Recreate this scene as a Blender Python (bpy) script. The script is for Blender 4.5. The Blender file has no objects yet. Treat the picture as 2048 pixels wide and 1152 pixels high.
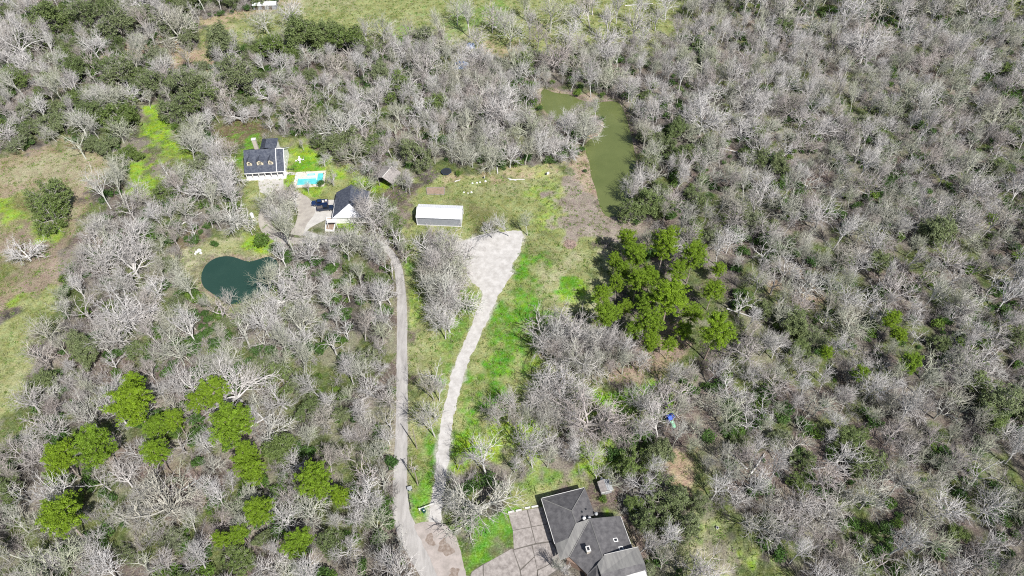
import bpy, bmesh, math, random
import numpy as np
from mathutils import Vector, Matrix, noise as mnoise
from mathutils.geometry import tessellate_polygon
R = math.radians
sc = bpy.context.scene
col = sc.collection

# ------------------------------------------------------------------ camera, sky, sun, exposure
CAM_H, PITCH, FOC = 165.0, R(50), 1400.0          # metres up, degrees below the horizon, focal length for a 2048 wide frame
cam = bpy.data.cameras.new('camera'); camo = bpy.data.objects.new('camera', cam); col.objects.link(camo)
camo.location = (0, 0, CAM_H); camo.rotation_euler = (math.pi/2 - PITCH, 0, 0)
cam.sensor_width = 36; cam.lens = 36*FOC/2048; cam.clip_start = 1; cam.clip_end = 6000
sc.camera = camo
SUN_EL = R(50); SUN_DIR = Vector((0.57*math.cos(SUN_EL)/1.0, -0.82*math.cos(SUN_EL)/1.0, math.sin(SUN_EL))).normalized()
world = bpy.data.worlds.new('World'); sc.world = world; world.use_nodes = True
wn = world.node_tree; bg = wn.nodes['Background']
sky = wn.nodes.new('ShaderNodeTexSky'); sky.sky_type = 'NISHITA'; sky.sun_disc = False
sky.sun_elevation = SUN_EL; sky.sun_rotation = math.atan2(SUN_DIR.x, SUN_DIR.y)
sky.air_density = 1.0; sky.dust_density = 1.5; sky.ozone_density = 1.0
wn.links.new(sky.outputs[0], bg.inputs[0]); bg.inputs[1].default_value = 0.075
sl = bpy.data.lights.new('sun', 'SUN'); slo = bpy.data.objects.new('sun', sl); col.objects.link(slo)
sl.energy = 5.0; sl.angle = R(0.5); sl.color = (1.0, 0.975, 0.94)
slo.rotation_euler = (-SUN_DIR).to_track_quat('-Z', 'Y').to_euler(); slo.location = (60, -60, 200)
vs = sc.view_settings; vs.view_transform = 'Standard'; vs.look = 'None'; vs.gamma = 1.0; vs.use_curve_mapping = False
vs.exposure = 0.32
sc.cycles.use_denoising = False; sc.cycles.filter_width = 1.1     # crisp, as the sharp drone photograph

# ------------------------------------------------------------------ survey helpers
def G(px, py, z=0.0):
    """A survey mark (read off the 2048 x 1152 photograph) turned into metres on the plane at height z."""
    cx = (px-1024)/FOC; cy = (576-py)/FOC
    ry = math.cos(PITCH)+cy*math.sin(PITCH); rz = -math.sin(PITCH)+cy*math.cos(PITCH)
    t = (z-CAM_H)/rz
    return Vector((cx*t, ry*t, z))
def Q(x, y, z=0.0):
    dz = z-CAM_H; d = y*math.cos(PITCH)-dz*math.sin(PITCH); u = y*math.sin(PITCH)+dz*math.cos(PITCH)
    return 1024+FOC*x/d, 576-FOC*u/d
def GP(pts, z=0.0): return [G(a, b, z) for a, b in pts]

class MB:
    """collects faces and links them as ONE mesh object"""
    def __init__(s): s.v = []; s.f = []; s.m = []; s.cur = 0
    def add(s, vs_, fs):
        o = len(s.v); s.v += [tuple(p) for p in vs_]; s.f += [tuple(i+o for i in f) for f in fs]; s.m += [s.cur]*len(fs); return s
    def box(s, c, size, rot=0.0, frame=None):
        hx, hy, hz = size[0]/2, size[1]/2, size[2]/2
        cs, sn = math.cos(rot), math.sin(rot); P = []
        for z in (-hz, hz):
            for x, y in ((-hx, -hy), (hx, -hy), (hx, hy), (-hx, hy)):
                P.append((c[0]+x*cs-y*sn, c[1]+x*sn+y*cs, c[2]+z))
        return s.add(P, [(3, 2, 1, 0), (4, 5, 6, 7), (0, 1, 5, 4), (1, 2, 6, 5), (2, 3, 7, 6), (3, 0, 4, 7)])
    def prism(s, outline, z0, z1):
        n = len(outline); P = [(p[0], p[1], z0) for p in outline]+[(p[0], p[1], z1) for p in outline]
        area = sum(outline[i][0]*outline[(i+1) % n][1]-outline[(i+1) % n][0]*outline[i][1] for i in range(n))
        if area < 0: P = P[:n][::-1]+P[n:][::-1]
        tri = tessellate_polygon([[Vector((p[0], p[1], 0)) for p in P[:n]]])
        F = []
        for t in tri:
            a, b, c = t
            cr = (P[b][0]-P[a][0])*(P[c][1]-P[a][1])-(P[b][1]-P[a][1])*(P[c][0]-P[a][0])
            if cr < 0: a, c = c, a
            F.append((a+n, b+n, c+n)); F.append((c, b, a))
        for i in range(n): j = (i+1) % n; F.append((i, j, j+n, i+n))
        return s.add(P, F)
    def sheet(s, outline, z):
        P = [(p[0], p[1], z) for p in outline]; F = []
        for a, b, c in tessellate_polygon([[Vector((p[0], p[1], 0)) for p in P]]):
            cr = (P[b][0]-P[a][0])*(P[c][1]-P[a][1])-(P[b][1]-P[a][1])*(P[c][0]-P[a][0])
            F.append((a, b, c) if cr > 0 else (c, b, a))
        return s.add(P, F)
    def slab(s, pts, th):
        """a planar-ish polygon in space thickened downward"""
        n = len(pts); pts = [Vector(p) for p in pts]; nrm = Vector((0, 0, 0))
        for i in range(n): nrm += pts[i].cross(pts[(i+1) % n])
        if nrm.z < 0: pts = pts[::-1]
        P = pts+[p-Vector((0, 0, th)) for p in pts]
        F = [tuple(range(n)), tuple(range(2*n-1, n-1, -1))]
        for i in range(n): j = (i+1) % n; F.append((i, i+n, j+n, j))
        return s.add(P, F)
    def tube(s, pts, rad, k=6, cap=True):
        pts = [Vector(p) for p in pts]; o = []; n = len(pts)
        if not hasattr(rad, '__len__'): rad = [rad]*n
        for i in range(n):
            d = (pts[min(i+1, n-1)]-pts[max(i-1, 0)])
            d = d.normalized() if d.length > 1e-6 else Vector((0, 0, 1))
            a = d.cross(Vector((0.31, 0.95, 0.1)) if abs(d.z) > .9 else Vector((0, 0, 1))).normalized(); b = d.cross(a)
            for j in range(k):
                t = 2*math.pi*j/k; o.append(pts[i]+(a*math.cos(t)+b*math.sin(t))*rad[i])
        F = []
        for i in range(n-1):
            for j in range(k):
                q = (j+1) % k; F.append((i*k+j, i*k+q, (i+1)*k+q, (i+1)*k+j))
        if cap and k > 2: F.append(tuple(range(k-1, -1, -1))); F.append(tuple((n-1)*k+j for j in range(k)))
        return s.add(o, F)
    def mesh(s, name, mats, smooth=False):
        me = bpy.data.meshes.new(name); me.from_pydata(s.v, [], s.f)
        for m in (mats if isinstance(mats, (list, tuple)) else [mats]): me.materials.append(m)
        if any(s.m): me.polygons.foreach_set('material_index', s.m)
        if smooth: me.polygons.foreach_set('use_smooth', [True]*len(me.polygons))
        me.update(); return me
    def build(s, name, mats, parent=None, smooth=False, loc=None):
        o = bpy.data.objects.new(name, s.mesh(name, mats, smooth)); col.objects.link(o)
        if parent is not None: o.parent = parent
        if loc is not None: o.location = loc
        return o

def tag(o, label=None, cat=None, group=None, kind=None):
    if label: o['label'] = label
    if cat: o['category'] = cat
    if group: o['group'] = group
    if kind: o['kind'] = kind
    return o
def thing(name, loc, label, cat, rz=0.0, group=None):
    o = bpy.data.objects.new(name, None); col.objects.link(o); o.empty_display_size = .3
    o.location = loc; o.rotation_euler = (0, 0, rz); return tag(o, label, cat, group)
def part(name, me, parent):
    o = bpy.data.objects.new(name, me); col.objects.link(o); o.parent = parent; return o

# ------------------------------------------------------------------ materials
def mat(name, base, rough=.8, spec=.3, var=None, scale=4.0, bump=0.0, detail=4.0, metal=0.0, coat=0.0, tex='Object', stretch=None):
    """procedural: base colour, optionally blended with the colour var by noise, with fine relief"""
    m = bpy.data.materials.new(name); m.use_nodes = True; nt = m.node_tree; b = nt.nodes['Principled BSDF']
    b.inputs['Roughness'].default_value = rough; b.inputs['Specular IOR Level'].default_value = spec
    b.inputs['Metallic'].default_value = metal; b.inputs['Coat Weight'].default_value = coat
    b.inputs['Base Color'].default_value = (*base, 1)
    if var is not None or bump:
        tc = nt.nodes.new('ShaderNodeTexCoord'); no = nt.nodes.new('ShaderNodeTexNoise')
        no.inputs['Scale'].default_value = scale; no.inputs['Detail'].default_value = detail; no.inputs['Roughness'].default_value = .65
        src = tc.outputs[tex]
        if stretch:
            mp = nt.nodes.new('ShaderNodeMapping'); mp.inputs['Scale'].default_value = stretch; nt.links.new(src, mp.inputs[0]); src = mp.outputs[0]
        nt.links.new(src, no.inputs['Vector'])
    if var is not None:
        rp = nt.nodes.new('ShaderNodeValToRGB'); rp.color_ramp.elements[0].position = .38; rp.color_ramp.elements[1].position = .64
        rp.color_ramp.elements[0].color = (*base, 1); rp.color_ramp.elements[1].color = (*var, 1)
        nt.links.new(no.outputs[0], rp.inputs[0]); nt.links.new(rp.outputs[0], b.inputs['Base Color'])
    if bump:
        bp = nt.nodes.new('ShaderNodeBump'); bp.inputs['Strength'].default_value = bump; bp.inputs['Distance'].default_value = .05
        nt.links.new(no.outputs[0], bp.inputs['Height']); nt.links.new(bp.outputs[0], b.inputs['Normal'])
    return m

def per_tree_mix(nt, cols, jitter=.25):
    """one colour per tree, picked by where the tree stands (same for its trunk and crown)"""
    oi = nt.nodes.new('ShaderNodeObjectInfo'); wnz = nt.nodes.new('ShaderNodeTexWhiteNoise'); wnz.noise_dimensions = '3D'
    sn = nt.nodes.new('ShaderNodeVectorMath'); sn.operation = 'SNAP'; sn.inputs[1].default_value = (.5, .5, 50)
    nt.links.new(oi.outputs['Location'], sn.inputs[0]); nt.links.new(sn.outputs[0], wnz.inputs['Vector'])
    rp = nt.nodes.new('ShaderNodeValToRGB'); e = rp.color_ramp.elements
    while len(e) < len(cols): e.new(.5)
    for i, c in enumerate(cols): e[i].position = i/(len(cols)-1); e[i].color = (*c, 1)
    nt.links.new(wnz.outputs['Value'], rp.inputs[0])
    return rp.outputs[0]
def noise_mul(nt, colsock, scale, lo, hi, tex='Object'):
    tc = nt.nodes.new('ShaderNodeTexCoord'); no = nt.nodes.new('ShaderNodeTexNoise'); no.inputs['Scale'].default_value = scale; no.inputs['Detail'].default_value = 3
    nt.links.new(tc.outputs[tex], no.inputs['Vector'])
    mr = nt.nodes.new('ShaderNodeMapRange'); mr.inputs[1].default_value = .3; mr.inputs[2].default_value = .7; mr.inputs[3].default_value = lo; mr.inputs[4].default_value = hi
    nt.links.new(no.outputs[0], mr.inputs[0])
    vm = nt.nodes.new('ShaderNodeVectorMath'); vm.operation = 'SCALE'
    nt.links.new(colsock, vm.inputs[0]); nt.links.new(mr.outputs[0], vm.inputs['Scale']); return vm.outputs[0]
def bark(name, cols, nscale=3, lo=.7, hi=1.25):
    m = bpy.data.materials.new(name); m.use_nodes = True; nt = m.node_tree; b = nt.nodes['Principled BSDF']
    b.inputs['Roughness'].default_value = .9; b.inputs['Specular IOR Level'].default_value = .15
    nt.links.new(noise_mul(nt, per_tree_mix(nt, cols), nscale, lo, hi), b.inputs['Base Color']); return m
def leafmat(name, cols, nscale=1.2, lo=.6, hi=1.4, trans=.25):
    m = bpy.data.materials.new(name); m.use_nodes = True; nt = m.node_tree; b = nt.nodes['Principled BSDF']
    b.inputs['Roughness'].default_value = .6; b.inputs['Specular IOR Level'].default_value = .25
    c = noise_mul(nt, per_tree_mix(nt, cols), nscale, lo, hi); nt.links.new(c, b.inputs['Base Color'])
    tr = nt.nodes.new('ShaderNodeBsdfTranslucent'); nt.links.new(c, tr.inputs[0]); mx = nt.nodes.new('ShaderNodeMixShader'); mx.inputs[0].default_value = trans
    nt.links.new(b.outputs[0], mx.inputs[1]); nt.links.new(tr.outputs[0], mx.inputs[2])
    nt.links.new(mx.outputs[0], nt.nodes['Material Output'].inputs[0]); return m

M = dict(
    twig=bark('pale_twig_bark', [(.36, .325, .305), (.50, .475, .455), (.57, .55, .535), (.42, .425, .335), (.41, .36, .335), (.54, .52, .50), (.45, .43, .41), (.39, .405, .30), (.49, .46, .44)], 2, .72, 1.2),
    limb=bark('pale_limb_bark', [(.40, .375, .355), (.55, .53, .51), (.63, .615, .595), (.46, .465, .39), (.44, .40, .38), (.60, .585, .565), (.48, .465, .45), (.43, .44, .35), (.53, .51, .49)], 2, .75, 1.2),
    oaklimb=bark('grey_oak_bark', [(.30, .28, .25), (.42, .40, .36)], 2),
    oakleaf=leafmat('oak_leaf', [(.110, .155, .050), (.175, .205, .100), (.125, .180, .042), (.205, .230, .135)], 1.1, .6, 1.5),
    pineleaf=leafmat('pine_needle', [(.200, .315, .018), (.160, .260, .022), (.195, .300, .018), (.180, .280, .020)], .9, .55, 1.3, .25),
    pinetrunk=bark('pine_bark', [(.30, .24, .20), (.38, .33, .29)]),
    bushleaf=leafmat('bush_leaf', [(.045, .105, .022), (.080, .145, .035), (.060, .130, .025), (.125, .195, .030)], 1.5, .6, 1.4),
    brush=bark('brush_stems', [(.25, .225, .21), (.38, .36, .345), (.30, .265, .25), (.40, .40, .36)], 2),
    gravel=mat('pale_gravel', (.54, .52, .495), .95, .1, (.40, .38, .355), .5, .3, 14, tex='Object'),
    asphalt=mat('worn_asphalt', (.43, .41, .39), .9, .2, (.29, .275, .26), .45, .15, 8, stretch=(1.6, .35, 1)),
    apron=mat('patched_apron', (.42, .37, .34), .9, .2, (.31, .275, .25), .5, .2, 8),
    concrete=mat('old_concrete', (.38, .345, .32), .9, .2, (.22, .195, .18), .9, .2, 8),
    palecrete=mat('pale_concrete', (.52, .50, .46), .85, .25, (.43, .41, .38), .6, .1, 6),
    drivecrete=mat('drive_concrete', (.42, .39, .34), .9, .2, (.31, .28, .25), .4, .1, 7),
    white=mat('white_paint', (.80, .79, .77), .5, .4, (.72, .71, .69), .8),
    cream=mat('cream_siding', (.74, .66, .50), .6, .3, (.68, .60, .45), 1.0),
    blueroof=mat('blue_grey_shingles', (.050, .058, .082), .85, .25, (.105, .115, .140), 1.3, .4, 6),
    greyroof=mat('dark_grey_shingles', (.085, .082, .086), .85, .25, (.145, .140, .142), .8, .3, 7),
    paleroof=mat('stained_pale_shingles', (.24, .235, .22), .85, .25, (.17, .165, .16), .9, .3, 6, stretch=(1.5, .3, 1)),
    whitemetal=mat('white_metal_roof', (.82, .82, .84), .35, .5, (.76, .77, .80), .5),
    greymetal=mat('grey_metal_wall', (.30, .31, .35), .5, .5, (.25, .26, .30), .6),
    trim=mat('pale_trim', (.66, .65, .62), .6, .3, (.55, .54, .52), 1.5),
    glass=mat('dark_window_glass', (.02, .022, .028), .06, .6),
    brick=mat('pale_brick', (.55, .50, .42), .85, .2, (.42, .37, .31), 5, .3),
    redbrick=mat('brown_brick', (.28, .20, .16), .85, .2, (.20, .14, .11), 4, .3),
    oldwood=mat('weathered_wood', (.36, .33, .31), .9, .1, (.22, .20, .19), 1.6, .4, 8),
    darkwood=mat('dark_wood', (.12, .09, .07), .9, .1, (.07, .05, .04), 2),
    polewood=mat('pole_wood', (.36, .32, .27), .9, .1, (.26, .22, .18), 3),
    poolwater=mat('pool_water', (.10, .50, .52), .05, .5, (.14, .60, .60), .5, .05),
    spawater=mat('spa_water', (.20, .58, .56), .05, .5),
    plaster=mat('pool_plaster', (.55, .68, .66), .6, .3),
    deck=mat('pool_deck_stone', (.66, .62, .54), .8, .3, (.55, .50, .43), 1.2, .1),
    blue=mat('blue_car_paint', (.012, .030, .095), .25, .5, coat=.6),
    navy=mat('dark_blue_car_paint', (.012, .022, .050), .25, .5, coat=.6),
    rubber=mat('black_rubber', (.02, .02, .02), .7, .3),
    chrome=mat('grey_wheel_metal', (.45, .45, .46), .35, .5, metal=.6),
    bedliner=mat('dark_bed_liner', (.10, .09, .085), .8, .2, (.15, .13, .12), 3),
    steel=mat('grey_steel', (.40, .41, .42), .5, .5, (.30, .31, .32), 2),
    black=mat('black_mat', (.022, .025, .032), .7, .3, (.03, .035, .04), 3),
    bingreen=mat('dark_green_plastic', (.010, .050, .045), .5, .4),
    tarp=mat('blue_tarp', (.16, .26, .50), .5, .4, (.35, .45, .62), 1.2, .3),
    playblue=mat('blue_plastic', (.03, .10, .55), .45, .4),
    playgreen=mat('pale_green_plastic', (.25, .62, .38), .5, .4),
    red=mat('red_plastic', (.35, .05, .04), .5, .4),
    stone=mat('pale_stone', (.60, .57, .53), .9, .2, (.44, .41, .38), 2, .4),
    sticks=mat('cut_sticks', (.40, .31, .27), .9, .1, (.26, .19, .16), 2),
    joint=mat('joint_dirt', (.16, .145, .13), .95, .1, (.11, .10, .085), 2),
    soil=mat('bare_soil', (.34, .25, .19), .95, .1, (.26, .19, .14), 1.5, .4),
    lamp=mat('lamp_lens', (.6, .6, .58), .2, .5),
)
# ------------------------------------------------------------------ the ground: one sheet with its natural covers
def vnoise(x, y, s, seed=0):
    x = x/s+seed*17.31; y = y/s-seed*9.77
    xi = np.floor(x).astype(np.int64); yi = np.floor(y).astype(np.int64); fx = x-xi; fy = y-yi
    fx = fx*fx*(3-2*fx); fy = fy*fy*(3-2*fy)
    def h(a, b):
        n = (a*374761393+b*668265263+seed*974711) & 0x7fffffff; n = ((n ^ (n >> 13))*1274126177) & 0x7fffffff
        return ((n ^ (n >> 16)) & 0xffff)/65535.0
    return (h(xi, yi)*(1-fx)+h(xi+1, yi)*fx)*(1-fy)+(h(xi, yi+1)*(1-fx)+h(xi+1, yi+1)*fx)*fy
def fbm(x, y, s, seed=0, octv=4):
    t = 0; a = 1; w = 0
    for i in range(octv): t = t+a*vnoise(x, y, s/2**i, seed+i*5); w += a; a *= .55
    return t/w
def sdist(x, y, poly):
    """signed distance to a polygon in metres, positive inside (numpy)"""
    d = np.full(x.shape, 1e9); ins = np.zeros(x.shape, bool); n = len(poly)
    for i in range(n):
        ax, ay = poly[i][0], poly[i][1]; bx, by = poly[(i+1) % n][0], poly[(i+1) % n][1]
        ex, ey = bx-ax, by-ay; t = np.clip(((x-ax)*ex+(y-ay)*ey)/(ex*ex+ey*ey+1e-9), 0, 1)
        d = np.minimum(d, (x-ax-t*ex)**2+(y-ay-t*ey)**2)
        c = ((ay > y) != (by > y)) & (x < (bx-ax)*(y-ay)/(by-ay+1e-12)+ax); ins ^= c
    d = np.sqrt(d); return np.where(ins, d, -d)
def smooth(pts, closed=True, sub=4):
    """Catmull-Rom through 2D points"""
    n = len(pts); out = []
    rng = range(n) if closed else range(n-1)
    for i in rng:
        p0, p1, p2, p3 = [Vector(pts[(i+k) % n] if closed else pts[min(max(i+k, 0), n-1)]) for k in (-1, 0, 1, 2)]
        for j in range(sub):
            t = j/sub; out.append(.5*((2*p1)+(p2-p0)*t+(2*p0-5*p1+4*p2-p3)*t*t+(3*p1-p0-3*p2+p3)*t**3))
    if not closed: out.append(Vector(pts[-1]))
    return out

def ribbon(cl, wd, sub=5):
    pts = smooth([Vector((*p, w)) for p, w in zip(cl, wd)], False, sub); L = []; Rr = []
    for k, p in enumerate(pts):
        q = G(p[0], p[1]); a = pts[max(k-1, 0)]; c2 = pts[min(k+1, len(pts)-1)]; t = (G(c2[0], c2[1])-G(a[0], a[1])).normalized(); nn = Vector((-t.y, t.x, 0))
        L.append(q+nn*p[2]/2); Rr.append(q-nn*p[2]/2)
    return L+Rr[::-1]
ROAD = ribbon([(600,462),(650,478),(700,474),(760,488),(790,520),(800,560),(804,620),(804,700),(804,800),(802,900),(800,980),(803,1030),(822,1075),(850,1120),(880,1165),(905,1210),(960,1290)], [2.4,2.3,2.2,2.2,2.3,2.7,2.9,3,3.1,3.3,3.6,4.2,5,5.6,6,6.2,6.4])
LANE = ribbon([(1000,540),(985,580),(970,618),(945,678),(922,730),(905,790),(893,850),(886,910),(880,960),(872,1010),(868,1050)], [9,5.2,4.2,3.7,3.5,3.2,3.0,3.0,2.8,2.8,3.2])
PAD = GP(smooth([(914,494),(935,478),(965,471),(1000,464),(1044,462),(1043,490),(1030,520),(1008,562),(990,588),(972,596),(962,580),(940,560),(926,530)], True, 3))
BIG_POND = GP(smooth([(1085,178),(1110,184),(1140,188),(1160,198),(1190,203),(1225,201),(1240,207),(1252,232),(1262,270),(1270,310),(1272,345),(1262,380),(1245,412),(1225,432),(1208,425),(1198,400),(1192,375),(1183,350),(1180,325),(1172,300),(1176,281),(1198,268),(1208,250),(1205,235),(1190,228),(1165,232),(1140,240),(1105,232),(1085,210)]))
SMALL_POND = GP(smooth([(402,550),(410,530),(424,518),(440,512),(458,511),(474,515),(488,520),(502,521),(520,516),(536,512),(552,520),(556,545),(545,572),(520,590),(490,602),(462,606),(440,596),(420,582),(406,570)]))
HEADLAND = GP([(1140,240),(1165,230),(1190,228),(1206,238),(1206,252),(1196,268),(1176,280),(1150,285)])

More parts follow.
